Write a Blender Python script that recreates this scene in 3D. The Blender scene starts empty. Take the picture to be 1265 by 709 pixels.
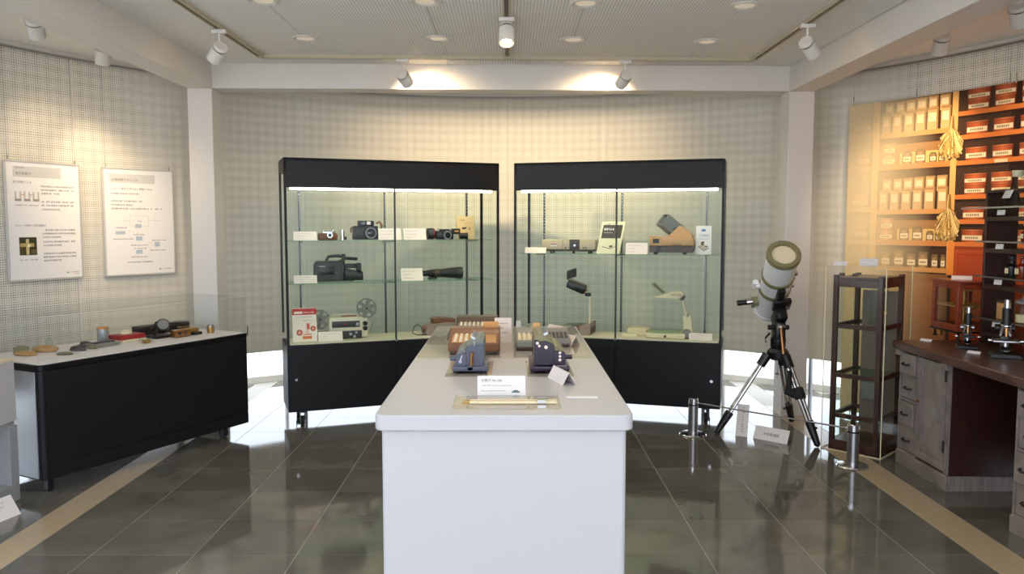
import bpy, bmesh, math, random
from mathutils import Vector, Matrix
random.seed(7)
S = bpy.context.scene
COL = S.collection
PI = math.pi
R_ = math.radians

# ------------------------------------------------------------------ camera
cam = bpy.data.cameras.new('camera'); camo = bpy.data.objects.new('camera', cam); COL.objects.link(camo)
cam.sensor_width = 36.0; cam.lens = 985.0 / 1265.0 * 36.0
camo.location = (0, 0, 1.55)
camo.rotation_euler = (R_(90 - 4.441), 0, R_(-0.145))
cam.clip_start = .05
S.camera = camo
# ------------------------------------------------------------------ world: bright overcast daylight
SKY_STRENGTH = 1.8
w = bpy.data.worlds.new('overcast_sky'); S.world = w; w.use_nodes = True
bg = w.node_tree.nodes['Background']; bg.inputs[0].default_value = (0.82, 0.89, 1.0, 1); bg.inputs[1].default_value = SKY_STRENGTH
# ------------------------------------------------------------------ view
S.view_settings.view_transform = 'Standard'; S.view_settings.look = 'None'
S.view_settings.gamma = 1.0; S.view_settings.use_curve_mapping = False
S.view_settings.exposure = 1.0
S.cycles.transparent_max_bounces = 32
S.cycles.max_bounces = 10
SPOT_W = 75.0
DOWN_W = .75

# ------------------------------------------------------------------ helpers
def lin(c):
    return tuple((x / 12.92 if x <= .04045 else ((x + .055) / 1.055) ** 2.4) for x in c)
def rgb(r, g, b): return lin((r / 255, g / 255, b / 255))

MATS = {}
def mat(name, col, rough=.5, metal=0., var=.06, scale=30., bump=0., spec=.5, coat=0., emit=None, es=0., trans=0.):
    if name in MATS: return MATS[name]
    m = bpy.data.materials.new(name); m.use_nodes = True
    nt = m.node_tree; N = nt.nodes; L = nt.links
    b = N['Principled BSDF']
    b.inputs['Roughness'].default_value = rough; b.inputs['Metallic'].default_value = metal
    b.inputs['Specular IOR Level'].default_value = spec; b.inputs['Coat Weight'].default_value = coat
    tc = N.new('ShaderNodeTexCoord'); no = N.new('ShaderNodeTexNoise'); no.inputs['Scale'].default_value = scale
    no.inputs['Detail'].default_value = 3
    L.new(tc.outputs['Object'], no.inputs['Vector'])
    mx = N.new('ShaderNodeMix'); mx.data_type = 'RGBA'
    c = lin(tuple(x / 255 for x in col))
    mx.inputs[6].default_value = (*[x * (1 - var) for x in c], 1); mx.inputs[7].default_value = (*[min(1, x * (1 + var)) for x in c], 1)
    L.new(no.outputs['Fac'], mx.inputs[0]); L.new(mx.outputs[2], b.inputs['Base Color'])
    if bump:
        bp = N.new('ShaderNodeBump'); bp.inputs['Strength'].default_value = bump; bp.inputs['Distance'].default_value = .003
        L.new(no.outputs['Fac'], bp.inputs['Height']); L.new(bp.outputs[0], b.inputs['Normal'])
    if emit:
        b.inputs['Emission Color'].default_value = (*lin(tuple(x / 255 for x in emit)), 1); b.inputs['Emission Strength'].default_value = es
    MATS[name] = m
    return m

def glass(name, tint=(225, 238, 230), gloss=1.0, rough=.0, ior=1.45, clear=1.0):
    m = bpy.data.materials.new(name); m.use_nodes = True
    nt = m.node_tree; N = nt.nodes; L = nt.links; N.remove(N['Principled BSDF'])
    out = N['Material Output']
    t = N.new('ShaderNodeBsdfTransparent'); t.inputs[0].default_value = (*lin(tuple(x / 255 for x in tint)), 1)
    g = N.new('ShaderNodeBsdfGlossy'); g.inputs['Roughness'].default_value = rough
    fr = N.new('ShaderNodeFresnel'); fr.inputs[0].default_value = ior
    mu = N.new('ShaderNodeMath'); mu.operation = 'MULTIPLY'; mu.inputs[1].default_value = gloss
    mx = N.new('ShaderNodeMixShader')
    ge = N.new('ShaderNodeNewGeometry'); fb = N.new('ShaderNodeMath'); fb.operation = 'SUBTRACT'; fb.inputs[0].default_value = 1.; m2 = N.new('ShaderNodeMath'); m2.operation = 'MULTIPLY'
    L.new(ge.outputs['Backfacing'], fb.inputs[1]); L.new(fr.outputs[0], mu.inputs[0]); L.new(mu.outputs[0], m2.inputs[0]); L.new(fb.outputs[0], m2.inputs[1]); L.new(m2.outputs[0], mx.inputs[0]); L.new(t.outputs[0], mx.inputs[1]); L.new(g.outputs[0], mx.inputs[2])
    L.new(mx.outputs[0], out.inputs[0]); MATS[name] = m
    return m

def print_mat(name, rough=.45):
    m = bpy.data.materials.new(name); m.use_nodes = True
    N = m.node_tree.nodes; L = m.node_tree.links; b = N['Principled BSDF']; b.inputs['Roughness'].default_value = rough
    b.inputs['Specular IOR Level'].default_value = .3
    a = N.new('ShaderNodeVertexColor'); a.layer_name = 'ink'
    tc = N.new('ShaderNodeTexCoord'); no = N.new('ShaderNodeTexNoise'); no.inputs['Scale'].default_value = 60
    L.new(tc.outputs['Object'], no.inputs['Vector'])
    mr = N.new('ShaderNodeMapRange'); mr.inputs[3].default_value = .93; mr.inputs[4].default_value = 1.07; L.new(no.outputs['Fac'], mr.inputs[0])
    mx = N.new('ShaderNodeVectorMath'); mx.operation = 'SCALE'
    L.new(a.outputs[0], mx.inputs[0]); L.new(mr.outputs[0], mx.inputs['Scale']); L.new(mx.outputs[0], b.inputs['Base Color'])
    MATS[name] = m
    return m

def wood(name, dark, light, rough=.4, scale=(3, 30, 30), coat=.2):
    m = bpy.data.materials.new(name); m.use_nodes = True
    N = m.node_tree.nodes; L = m.node_tree.links; b = N['Principled BSDF']
    b.inputs['Roughness'].default_value = rough; b.inputs['Coat Weight'].default_value = coat; b.inputs['Coat Roughness'].default_value = .25
    tc = N.new('ShaderNodeTexCoord'); mp = N.new('ShaderNodeMapping'); mp.inputs['Scale'].default_value = scale
    no = N.new('ShaderNodeTexNoise'); no.inputs['Scale'].default_value = 2.2; no.inputs['Detail'].default_value = 5; no.inputs['Distortion'].default_value = .6
    cr = N.new('ShaderNodeValToRGB')
    cr.color_ramp.elements[0].position = .3; cr.color_ramp.elements[0].color = (*lin(tuple(x / 255 for x in dark)), 1)
    cr.color_ramp.elements[1].position = .7; cr.color_ramp.elements[1].color = (*lin(tuple(x / 255 for x in light)), 1)
    L.new(tc.outputs['Object'], mp.inputs[0]); L.new(mp.outputs[0], no.inputs['Vector']); L.new(no.outputs['Fac'], cr.inputs[0]); L.new(cr.outputs[0], b.inputs['Base Color'])
    MATS[name] = m
    return m

class MB:
    """collects shapes in one bmesh and links them as ONE mesh object"""
    def __init__(s): s.bm = bmesh.new()
    def _m(s, vs, M):
        if M is not None: bmesh.ops.transform(s.bm, matrix=M, verts=vs)
    def box(s, c, d, bev=0., rot=None, M=None, seg=2):
        r = bmesh.ops.create_cube(s.bm, size=1.0); vs = r['verts']
        bmesh.ops.scale(s.bm, vec=d, verts=vs)
        if bev > 0:
            es = list({e for v in vs for e in v.link_edges})
            q = bmesh.ops.bevel(s.bm, geom=es, offset=bev, segments=seg, affect='EDGES', profile=.5)
            vs = list({v for f in q['faces'] for v in f.verts} | {v for v in vs if v.is_valid})
        T = Matrix.Translation(c)
        if rot is not None: T = T @ rot
        bmesh.ops.transform(s.bm, matrix=T, verts=vs); s._m(vs, M)
        return s
    def cyl(s, p0, p1, r0, r1=None, seg=16, M=None):
        p0 = Vector(p0); p1 = Vector(p1); r1 = r0 if r1 is None else r1
        d = p1 - p0
        r = bmesh.ops.create_cone(s.bm, cap_ends=True, segments=seg, radius1=r0, radius2=r1, depth=d.length); vs = r['verts']
        q = Vector((0, 0, 1)).rotation_difference(d.normalized()).to_matrix().to_4x4()
        bmesh.ops.transform(s.bm, matrix=Matrix.Translation((p0 + p1) / 2) @ q, verts=vs); s._m(vs, M)
        return s
    def sph(s, c, r, sc=(1, 1, 1), seg=14, M=None):
        q = bmesh.ops.create_uvsphere(s.bm, u_segments=seg, v_segments=max(6, seg // 2), radius=r); vs = q['verts']
        bmesh.ops.scale(s.bm, vec=sc, verts=vs); bmesh.ops.translate(s.bm, vec=c, verts=vs); s._m(vs, M)
        return s
    def lathe(s, prof, seg=24, M=None, closed=False):
        rings = []
        for (r, z) in prof:
            if r < 1e-6: rings.append([s.bm.verts.new((0, 0, z))])
            else: rings.append([s.bm.verts.new((r * math.cos(2 * PI * k / seg), r * math.sin(2 * PI * k / seg), z)) for k in range(seg)])
        pairs = list(zip(rings, rings[1:]))
        if closed: pairs.append((rings[-1], rings[0]))
        for a, b in pairs:
            for k in range(seg):
                k2 = (k + 1) % seg
                if len(a) == 1 and len(b) == 1: continue
                if len(a) == 1: s.bm.faces.new((a[0], b[k], b[k2]))
                elif len(b) == 1: s.bm.faces.new((a[k], a[k2], b[0]))
                else: s.bm.faces.new((a[k], a[k2], b[k2], b[k]))
        vs = [v for r in rings for v in r]; s._m(vs, M)
        return s
    def prism(s, poly, y0, y1, M=None):
        """polygon in XZ pulled along Y"""
        a = [s.bm.verts.new((x, y0, z)) for x, z in poly]; b = [s.bm.verts.new((x, y1, z)) for x, z in poly]
        n = len(poly)
        s.bm.faces.new(a); s.bm.faces.new(list(reversed(b)))
        for k in range(n): s.bm.faces.new((a[k], b[k], b[(k + 1) % n], a[(k + 1) % n]))
        s._m(a + b, M)
        return s
    def slab(s, poly, z0, z1, M=None):
        """polygon in XY pulled along Z"""
        a = [s.bm.verts.new((x, y, z0)) for x, y in poly]; b = [s.bm.verts.new((x, y, z1)) for x, y in poly]
        n = len(poly)
        s.bm.faces.new(list(reversed(a))); s.bm.faces.new(b)
        for k in range(n): s.bm.faces.new((a[k], a[(k + 1) % n], b[(k + 1) % n], b[k]))
        s._m(a + b, M)
        return s
    def tube(s, pts, r, seg=8, M=None):
        pts = [Vector(p) for p in pts]; rings = []; up = Vector((0, 0, 1))
        for i, p in enumerate(pts):
            d = (pts[min(i + 1, len(pts) - 1)] - pts[max(i - 1, 0)]).normalized()
            a = d.cross(up)
            if a.length < .05: a = d.cross(Vector((1, 0, 0)))
            a.normalize(); b = a.cross(d)
            rr = r[i] if isinstance(r, (list, tuple)) else r
            rings.append([s.bm.verts.new(p + a * (rr * math.cos(2 * PI * k / seg)) + b * (rr * math.sin(2 * PI * k / seg))) for k in range(seg)])
        for a, b in zip(rings, rings[1:]):
            for k in range(seg): s.bm.faces.new((a[k], a[(k + 1) % seg], b[(k + 1) % seg], b[k]))
        s.bm.faces.new(list(reversed(rings[0]))); s.bm.faces.new(rings[-1])
        s._m([v for q in rings for v in q], M)
        return s
    def build(s, name, m, parent=None, bev=0., smooth=True, uv=None):
        bmesh.ops.recalc_face_normals(s.bm, faces=s.bm.faces[:])
        me = bpy.data.meshes.new(name); s.bm.to_mesh(me); s.bm.free()
        me.materials.append(MATS[m] if isinstance(m, str) else m)
        if smooth:
            me.polygons.foreach_set('use_smooth', [True] * len(me.polygons)); me.set_sharp_from_angle(angle=R_(35))
        o = bpy.data.objects.new(name, me); COL.objects.link(o)
        if parent is not None: o.parent = parent
        if bev:
            bm_ = o.modifiers.new('edge', 'BEVEL'); bm_.width = bev; bm_.segments = 2; bm_.limit_method = 'ANGLE'; bm_.angle_limit = R_(40)
        return o

def tag(o, label=None, cat=None, group=None, kind=None):
    if label: o['label'] = label
    if cat: o['category'] = cat
    if group: o['group'] = group
    if kind: o['kind'] = kind
    return o
def thing(name, label, cat, loc=(0, 0, 0), rz=0., group=None):
    o = bpy.data.objects.new(name, None); o.empty_display_size = .05; COL.objects.link(o)
    o.location = loc; o.rotation_euler = (0, 0, rz)
    return tag(o, label, cat, group)
def struct(o): o['kind'] = 'structure'; return o
def box(name, c, d, m, parent=None, bev=0., rot=None):
    return MB().box(c, d, 0, rot).build(name, m, parent, bev)
def cyl(name, p0, p1, r, m, parent=None, r1=None, seg=18, bev=0.):
    return MB().cyl(p0, p1, r, r1, seg).build(name, m, parent, bev)
def dup(o, parent=None):
    c = o.copy(); COL.objects.link(c); c.parent = parent
    if parent is not None: c.matrix_parent_inverse = o.matrix_parent_inverse
    for ch in [x for x in bpy.data.objects if x.parent is o]: dup(ch, c)
    return c
def RX(a): return Matrix.Rotation(a, 4, 'X')
def RY(a): return Matrix.Rotation(a, 4, 'Y')
def RZ(a): return Matrix.Rotation(a, 4, 'Z')
def TR(x, y, z): return Matrix.Translation((x, y, z))

class PRN:
    """flat print: coloured polygons laid on a surface; f(u, v, lift) gives the point"""
    def __init__(s, f, step=1.2e-6, grid=None): s.f = f; s.step = step; s.grid = grid; s.v = []; s.p = []; s.c = []; s.n = 0
    def poly(s, pts, col, cols=None, lift=None):
        if lift is None: s.n += 1; lift = .0002 + s.n * s.step
        i = len(s.v); s.v += [s.f(u, v, lift) for u, v in pts]; s.p.append(list(range(i, i + len(pts))))
        s.c += [(*(x), 1) for x in (cols or [col] * len(pts))]
    def rect(s, u0, v0, u1, v1, col, n=1, fade=None, grad=None):
        s.n += 1; lift = .0002 + s.n * s.step
        cuts = [u0 + (u1 - u0) * k / n for k in range(n + 1)]
        if s.grid:  # on a curved board every piece follows the same facets
            cuts = [u0] + [g * s.grid for g in range(math.floor(u0 / s.grid) + 1, math.ceil(u1 / s.grid)) if u0 + 1e-6 < g * s.grid < u1 - 1e-6] + [u1]
        for a, b in zip(cuts, cuts[1:]):
            def cc(u):
                c = grad((u - u0) / (u1 - u0)) if grad else col
                return fade(u, c) if fade else c
            s.poly([(a, v0), (b, v0), (b, v1), (a, v1)], None, [cc(a), cc(b), cc(b), cc(a)], lift)
    def disc(s, u, v, r, col, ry=None, seg=14):
        ry = ry or r
        s.poly([(u + r * math.cos(2 * PI * k / seg), v + ry * math.sin(2 * PI * k / seg)) for k in range(seg)], col)
    def ring(s, u, v, r0, r1, col, seg=16):
        for k in range(seg):
            a = 2 * PI * k / seg; b = 2 * PI * (k + 1) / seg
            s.poly([(u + r0 * math.cos(a), v + r0 * math.sin(a)), (u + r1 * math.cos(a), v + r1 * math.sin(a)), (u + r1 * math.cos(b), v + r1 * math.sin(b)), (u + r0 * math.cos(b), v + r0 * math.sin(b))], col)
    def line(s, a, b, wd, col):
        dx, dy = b[0] - a[0], b[1] - a[1]; l = math.hypot(dx, dy); nx, ny = -dy / l * wd / 2, dx / l * wd / 2
        s.poly([(a[0] + nx, a[1] + ny), (a[0] - nx, a[1] - ny), (b[0] - nx, b[1] - ny), (b[0] + nx, b[1] + ny)], col)
    def words(s, u0, u1, v, h, col, seed=0, gap=.35):
        """a line of writing too small to read: a row of glyph-sized ticks"""
        rd = random.Random(seed * 7919 + int(v * 1e4)); u = u0
        while u < u1 - h * .5:
            wd = h * rd.uniform(.55, .9)
            if rd.random() > .06:
                s.rect(u, v + h * .42, u + wd, v + h * .58, col); s.rect(u + wd * rd.uniform(.2, .6), v + h * .05, u + wd * .75, v + h * .95, col)
                if rd.random() > .4: s.rect(u, v + h * .8, u + wd, v + h * .93, col)
            u += wd + h * gap * .5
    def text(s, txt, u, v, size, col, align='LEFT'):
        cu = bpy.data.curves.new('t', 'FONT'); cu.body = txt; cu.size = size; cu.align_x = align; cu.resolution_u = 2
        to = bpy.data.objects.new('t', cu); COL.objects.link(to); bpy.context.view_layer.update()
        me = bpy.data.meshes.new_from_object(to.evaluated_get(bpy.context.evaluated_depsgraph_get()))
        s.n += 1; lift = .0003 + s.n * s.step
        i = len(s.v); s.v += [s.f(u + q.co.x, v + q.co.y, lift) for q in me.vertices]; 
        for q in me.polygons: s.p.append([i + k for k in q.vertices])
        s.c += [(*col, 1)] * len(me.vertices)
        bpy.data.objects.remove(to); bpy.data.curves.remove(cu); bpy.data.meshes.remove(me)
    def build(s, name, m, parent=None):
        me = bpy.data.meshes.new(name); me.from_pydata(s.v, [], s.p); me.materials.append(MATS[m])
        a = me.color_attributes.new('ink', 'FLOAT_COLOR', 'POINT')
        a.data.foreach_set('color', [x for c in s.c for x in c])
        o = bpy.data.objects.new(name, me); COL.objects.link(o); o['kind'] = 'stuff'
        if parent is not None: o.parent = parent
        return o

# ------------------------------------------------------------------ materials
mat('white_paint', (222, 216, 208), .55, var=.02)
mat('ceiling_paint', (241, 238, 232), .7, var=.02)
mat('table_white', (190, 188, 190), .35, var=.015, scale=4)
mat('black_laminate', (17, 18, 21), .5, var=.15, scale=120, spec=.3)
mat('black_frame', (14, 13, 14), .35, var=.1, spec=.25)
mat('black_plastic', (20, 19, 20), .35, var=.15)
mat('black_rubber', (16, 16, 17), .7)
mat('dark_grey', (52, 52, 54), .45)
mat('chrome', (215, 215, 218), .12, metal=1., var=.02)
mat('steel', (170, 170, 172), .28, metal=1., var=.05)
mat('bronze', (176, 128, 84), .3, metal=1., var=.05)
mat('silver_and_sheen', (172, 176, 182), .3, metal=.6, var=.03)
mat('grout', (176, 172, 162), .6)
mat('poster_frame', (206, 206, 204), .4, metal=.2, var=.02)
mat('strip_stone', (178, 158, 126), .3, var=.06, scale=12)
mat('poster_paper', (246, 242, 238), .6, var=.01)
mat('paper', (228, 222, 220), .6, var=.01)
mat('paper_pink', (240, 224, 212), .6, var=.02)
mat('cream', (226, 212, 178), .5, var=.03)
mat('deck_cream', (222, 212, 190), .5, var=.03)
mat('beige_plastic', (196, 178, 146), .45, var=.04)
mat('beige_light', (214, 204, 180), .45, var=.04)
mat('tan_plastic', (196, 150, 98), .45, var=.04)
mat('brown_plastic', (74, 56, 42), .4, var=.08)
mat('brown_shell', (120, 78, 52), .4, var=.06)
mat('grey_plastic', (128, 126, 120), .45, var=.04)
mat('mauve_plastic', (150, 130, 122), .45, var=.04)
mat('hood_grey', (112, 116, 112), .4, var=.05)
mat('leather_brown', (112, 66, 40), .6, var=.2, scale=200, bump=.2)
mat('blue_enamel', (78, 84, 100), .35, var=.05)
mat('plum_enamel', (36, 26, 48), .3, var=.08)
mat('olive', (126, 120, 84), .4, var=.05)
mat('scope_white', (238, 239, 240), .3, var=.02)
mat('red', (158, 34, 36), .5, var=.05)
mat('orange', (192, 138, 76), .45, var=.05)
mat('gold', (190, 150, 84), .3, metal=.8, var=.06)
mat('ivory', (228, 214, 176), .4, var=.03)
mat('strap_tan', (132, 96, 60), .7, var=.1)
mat('lens_glass', (14, 16, 26), .06, var=.1, spec=.8)
mat('mirror', (200, 205, 208), .05, metal=1., var=.01)
mat('grey_paint', (150, 153, 156), .5, var=.03)
mat('tube_light', (255, 255, 255), .5, emit=(255, 250, 240), es=11.)
mat('lamp_glow', (255, 240, 210), .5, emit=(255, 214, 150), es=10.)
mat('downlight_lens', (236, 228, 212), .4, var=.02, emit=(255, 232, 200), es=.12)
mat('track_paint', (196, 184, 158), .45, var=.03)
mat('black_paint', (6, 6, 6), .5)
mat('paving', (225, 224, 220), .8, var=.1, scale=3)
mat('back_board', (124, 110, 100), .55, var=.08)
mat('stone_tan', (172, 132, 84), .5, var=.25, scale=90)
mat('stone_green', (116, 118, 88), .6, var=.3, scale=90)
mat('stone_dark', (70, 60, 58), .5, var=.3, scale=90)
mat('amber_glass', (120, 34, 8), .1, var=.1, spec=.8)
mat('faucet_red', (196, 30, 26), .35)
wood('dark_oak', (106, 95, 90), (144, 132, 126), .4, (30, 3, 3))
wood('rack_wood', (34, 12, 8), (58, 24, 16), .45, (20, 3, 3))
wood('case_wood', (44, 26, 20), (78, 48, 36), .4, (20, 20, 2))
wood('red_wood', (118, 44, 22), (158, 66, 34), .35, (3, 20, 20))
wood('desk_top_wood', (62, 40, 34), (98, 68, 58), .3, (20, 2, 20))
glass('cabinet_glass', (251, 254, 252), .22)
glass('shelf_glass', (232, 246, 239), .6)
glass('acrylic', (252, 253, 253), .35)
glass('window_glass', (254, 255, 255), .3)
glass('acrylic_edge', (253, 251, 246), 1.1)
glass('clear_glass', (244, 248, 245), 1.)
print_mat('print_ink')

def perforated(name):
    m = bpy.data.materials.new(name); m.use_nodes = True
    N = m.node_tree.nodes; L = m.node_tree.links; b = N['Principled BSDF']; b.inputs['Roughness'].default_value = .75
    def mth(op, a, c=None, d=None):
        n = N.new('ShaderNodeMath'); n.operation = op
        for i, x in enumerate((a, c, d)):
            if x is None: continue
            if isinstance(x, (int, float)): n.inputs[i].default_value = x
            else: L.new(x, n.inputs[i])
        return n.outputs[0]
    tc = N.new('ShaderNodeTexCoord'); sp = N.new('ShaderNodeSeparateXYZ'); L.new(tc.outputs['Object'], sp.inputs[0])
    ang = mth('ARCTAN2', mth('ADD', sp.outputs[0], .05), mth('SUBTRACT', sp.outputs[1], 4.05))
    u = mth('MULTIPLY', ang, 3.7); v = sp.outputs[2]
    s_ = .0165
    fu = mth('SUBTRACT', mth('FRACT', mth('MULTIPLY', mth('ADD', u, 20.), 1 / s_)), .5); fv = mth('SUBTRACT', mth('FRACT', mth('MULTIPLY', v, 1 / s_)), .5)
    d2 = mth('ADD', mth('MULTIPLY', fu, fu), mth('MULTIPLY', fv, fv))
    r2 = mth('ADD', .055, mth('ADD', mth('MULTIPLY', mth('SINE', mth('MULTIPLY', u, 2 * PI / .080)), .022), mth('MULTIPLY', mth('SINE', mth('MULTIPLY', v, 2 * PI / .0803)), .022)))
    hole = mth('LESS_THAN', d2, r2)
    mx = N.new('ShaderNodeMix'); mx.data_type = 'RGBA'
    mx.inputs[6].default_value = (*rgb(226, 221, 208), 1); mx.inputs[7].default_value = (*rgb(146, 137, 122), 1)
    L.new(hole, mx.inputs[0]); L.new(mx.outputs[2], b.inputs['Base Color']); MATS[name] = m
perforated('perforated_board')

def slotted(name):
    m = bpy.data.materials.new(name); m.use_nodes = True
    N = m.node_tree.nodes; L = m.node_tree.links; b = N['Principled BSDF']; b.inputs['Roughness'].default_value = .8
    tc = N.new('ShaderNodeTexCoord'); sp = N.new('ShaderNodeSeparateXYZ'); L.new(tc.outputs['Object'], sp.inputs[0])
    a = N.new('ShaderNodeMath'); a.operation = 'MULTIPLY'; a.inputs[1].default_value = 1 / .019; L.new(sp.outputs[0], a.inputs[0])
    f = N.new('ShaderNodeMath'); f.operation = 'FRACT'; L.new(a.outputs[0], f.inputs[0])
    c = N.new('ShaderNodeMath'); c.operation = 'LESS_THAN'; c.inputs[1].default_value = .34; L.new(f.outputs[0], c.inputs[0])
    mx = N.new('ShaderNodeMix'); mx.data_type = 'RGBA'
    mx.inputs[6].default_value = (*rgb(244, 241, 235), 1); mx.inputs[7].default_value = (*rgb(214, 210, 202), 1)
    L.new(c.outputs[0], mx.inputs[0]); L.new(mx.outputs[2], b.inputs['Base Color']); MATS[name] = m
slotted('ceiling_board')

def floor_tile(name):
    m = bpy.data.materials.new(name); m.use_nodes = True
    N = m.node_tree.nodes; L = m.node_tree.links; b = N['Principled BSDF']
    tc = N.new('ShaderNodeTexCoord'); oi = N.new('ShaderNodeObjectInfo'); ad = N.new('ShaderNodeVectorMath'); ad.operation = 'ADD'
    L.new(tc.outputs['Object'], ad.inputs[0]); L.new(oi.outputs['Location'], ad.inputs[1])
    n1 = N.new('ShaderNodeTexNoise'); n1.inputs['Scale'].default_value = 3.5; n1.inputs['Detail'].default_value = 6; L.new(ad.outputs[0], n1.inputs['Vector'])
    cr = N.new('ShaderNodeValToRGB'); cr.color_ramp.elements[0].position = .3; cr.color_ramp.elements[1].position = .75
    cr.color_ramp.elements[0].color = (*rgb(92, 89, 80), 1); cr.color_ramp.elements[1].color = (*rgb(114, 110, 99), 1)
    L.new(n1.outputs['Fac'], cr.inputs[0])
    rv = N.new('ShaderNodeMapRange'); rv.inputs[3].default_value = .85; rv.inputs[4].default_value = 1.15; L.new(oi.outputs['Random'], rv.inputs[0])
    sc = N.new('ShaderNodeVectorMath'); sc.operation = 'SCALE'; L.new(cr.outputs[0], sc.inputs[0]); L.new(rv.outputs[0], sc.inputs['Scale'])
    L.new(sc.outputs[0], b.inputs['Base Color'])
    n2 = N.new('ShaderNodeTexNoise'); n2.inputs['Scale'].default_value = 9; n2.inputs['Detail'].default_value = 4; L.new(ad.outputs[0], n2.inputs['Vector'])
    rr = N.new('ShaderNodeMapRange'); rr.inputs[3].default_value = .05; rr.inputs[4].default_value = .09; L.new(n2.outputs['Fac'], rr.inputs[0]); L.new(rr.outputs[0], b.inputs['Roughness'])
    b.inputs['Specular IOR Level'].default_value = 1.0
    MATS[name] = m
floor_tile('floor_tile_stone')

# ------------------------------------------------------------------ the round room: centre and radius
CX, CY, RW = -.05, 4.05, 3.70
CEIL = 2.80
def rim(deg, r): a = R_(deg); return Vector((CX + r * math.sin(a), CY + r * math.cos(a), 0))
def arc(mb, a0, a1, r0, r1, z0, z1, n):
    """a curved slab between two radii"""
    bm = mb.bm; q = []
    for k in range(n + 1):
        a = a0 + (a1 - a0) * k / n; i = rim(a, r0); o = rim(a, r1)
        q.append([bm.verts.new((i.x, i.y, z0)), bm.verts.new((i.x, i.y, z1)), bm.verts.new((o.x, o.y, z1)), bm.verts.new((o.x, o.y, z0))])
    for a, b in zip(q, q[1:]):
        for k in range(4): bm.faces.new((a[k], a[(k + 1) % 4], b[(k + 1) % 4], b[k]))
    bm.faces.new(q[0]); bm.faces.new(list(reversed(q[-1])))
    return mb

# outside ground and floor
ground = struct(MB().lathe([(0, -.2), (40, -.2), (40, -.12), (0, -.12)], 48, TR(CX, CY, 0)).build('ground_outside', 'paving'))
floor = MB().lathe([(0, -.1), (4.9, -.1), (4.9, -.0012), (0, -.0012)], 96, TR(CX, CY, 0)).build('floor', 'grout'); struct(floor)
SL = (-2.485, -2.30); SR = (2.185, 2.392)
tile_mesh = None
TX, TY = .483, .4475
xs = [-1.0065 + TX * k for k in range(-6, 11)]; ys = [4.548 + TY * k for k in range(-12, 9)]
for x0 in xs:
    for y0 in ys:
        x1, y1 = x0 + TX, y0 + TY
        cells = [(x0, x1)]
        for (sa, sb) in (SL, SR):
            nc = []
            for (a, b) in cells:
                if b <= sa or a >= sb: nc.append((a, b)); continue
                if a < sa: nc.append((a, sa))
                if b > sb: nc.append((sb, b))
            cells = nc
        for (a, b) in cells:
            if b - a < .03: continue
            if max(math.hypot(x - CX, y - CY) for x in (a, b) for y in (y0, y1)) > 4.85: continue
            g = .0018; cx, cy = (a + b) / 2, (y0 + y1) / 2
            if abs((b - a) - TX) < 1e-6 and tile_mesh:
                o = bpy.data.objects.new('tile', tile_mesh); COL.objects.link(o)
            else:
                o = MB().box((0, 0, -.003), (b - a - 2 * g, TY - 2 * g, .006)).build('tile', 'floor_tile_stone', smooth=False)
                if abs((b - a) - TX) < 1e-6: tile_mesh = o.data
            o.location = (cx, cy, 0); o.parent = floor
for (a, b) in (SL, SR):
    box('floor_strip', ((a + b) / 2, 3.3, -.003), (b - a - .004, 6.9, .006), 'strip_stone', floor)
box('floor_strip', (-.05, 6.3, -.003), (4.4, .16, .0055), 'strip_stone', floor) if False else None

# curved perforated wall: hangs clear of the floor, daylight comes in underneath
wall = struct(MB().bm and arc(MB(), -103, 133, RW - .012, RW + .03, CEIL - .03, CEIL, 96).build('wall_back', 'white_paint'))
PANEL = 14.75; GAP_Z = .42
for k in range(-7, 9):
    arc(MB(), k * PANEL + .06, (k + 1) * PANEL - .06, RW, RW + .015, GAP_Z, CEIL - .03, 10).build('panel', 'perforated_board', wall)
for k in range(-7, 10):
    arc(MB(), k * PANEL - .13, k * PANEL + .13, RW - .004, RW + .004, GAP_Z, CEIL - .03, 1).build('joint_strip', 'white_paint', wall)
    a = rim(k * PANEL, RW + .06); cyl('panel_support', (a.x, a.y, 0), (a.x, a.y, CEIL), .018, 'steel', wall, seg=10)
# window band behind it
win = struct(arc(MB(), -103, 133, 4.44, 4.52, 0, .06, 96).build('window_1', 'white_paint'))
arc(MB(), -103, 133, 4.44, 4.52, 2.70, CEIL, 96).build('window_head', 'white_paint', win)
arc(MB(), -103, 133, 4.475, 4.483, .06, 2.70, 96).build('pane', 'window_glass', win)
for k in range(-14, 20, 2):
    a = rim(k * 7.375, 4.48); MB().box((0, 0, 1.38), (.022, .06, 2.64)).build('mullion', 'white_paint', win).matrix_local = TR(a.x, a.y, 0) @ RZ(-R_(k * 7.375))

# ceiling with slotted boards in the square bay
ceil = struct(MB().lathe([(0, CEIL), (5.1, CEIL), (5.1, CEIL + .15), (0, CEIL + .15)], 96, TR(CX, CY, 0)).build('ceiling', 'ceiling_paint'))
px = [-2.305, -1.366, -.475, .424, 1.335, 2.195]; py = [-.9 + .02, .02, .92, 1.82, 2.72, 3.62, 4.53, 5.43, 6.30]
for a, b in zip(px, px[1:]):
    for c, d in zip(py, py[1:]):
        box('board', ((a + b) / 2, (c + d) / 2, CEIL - .004), (b - a - .010, d - c - .004, .008), 'ceiling_board', ceil)

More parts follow.
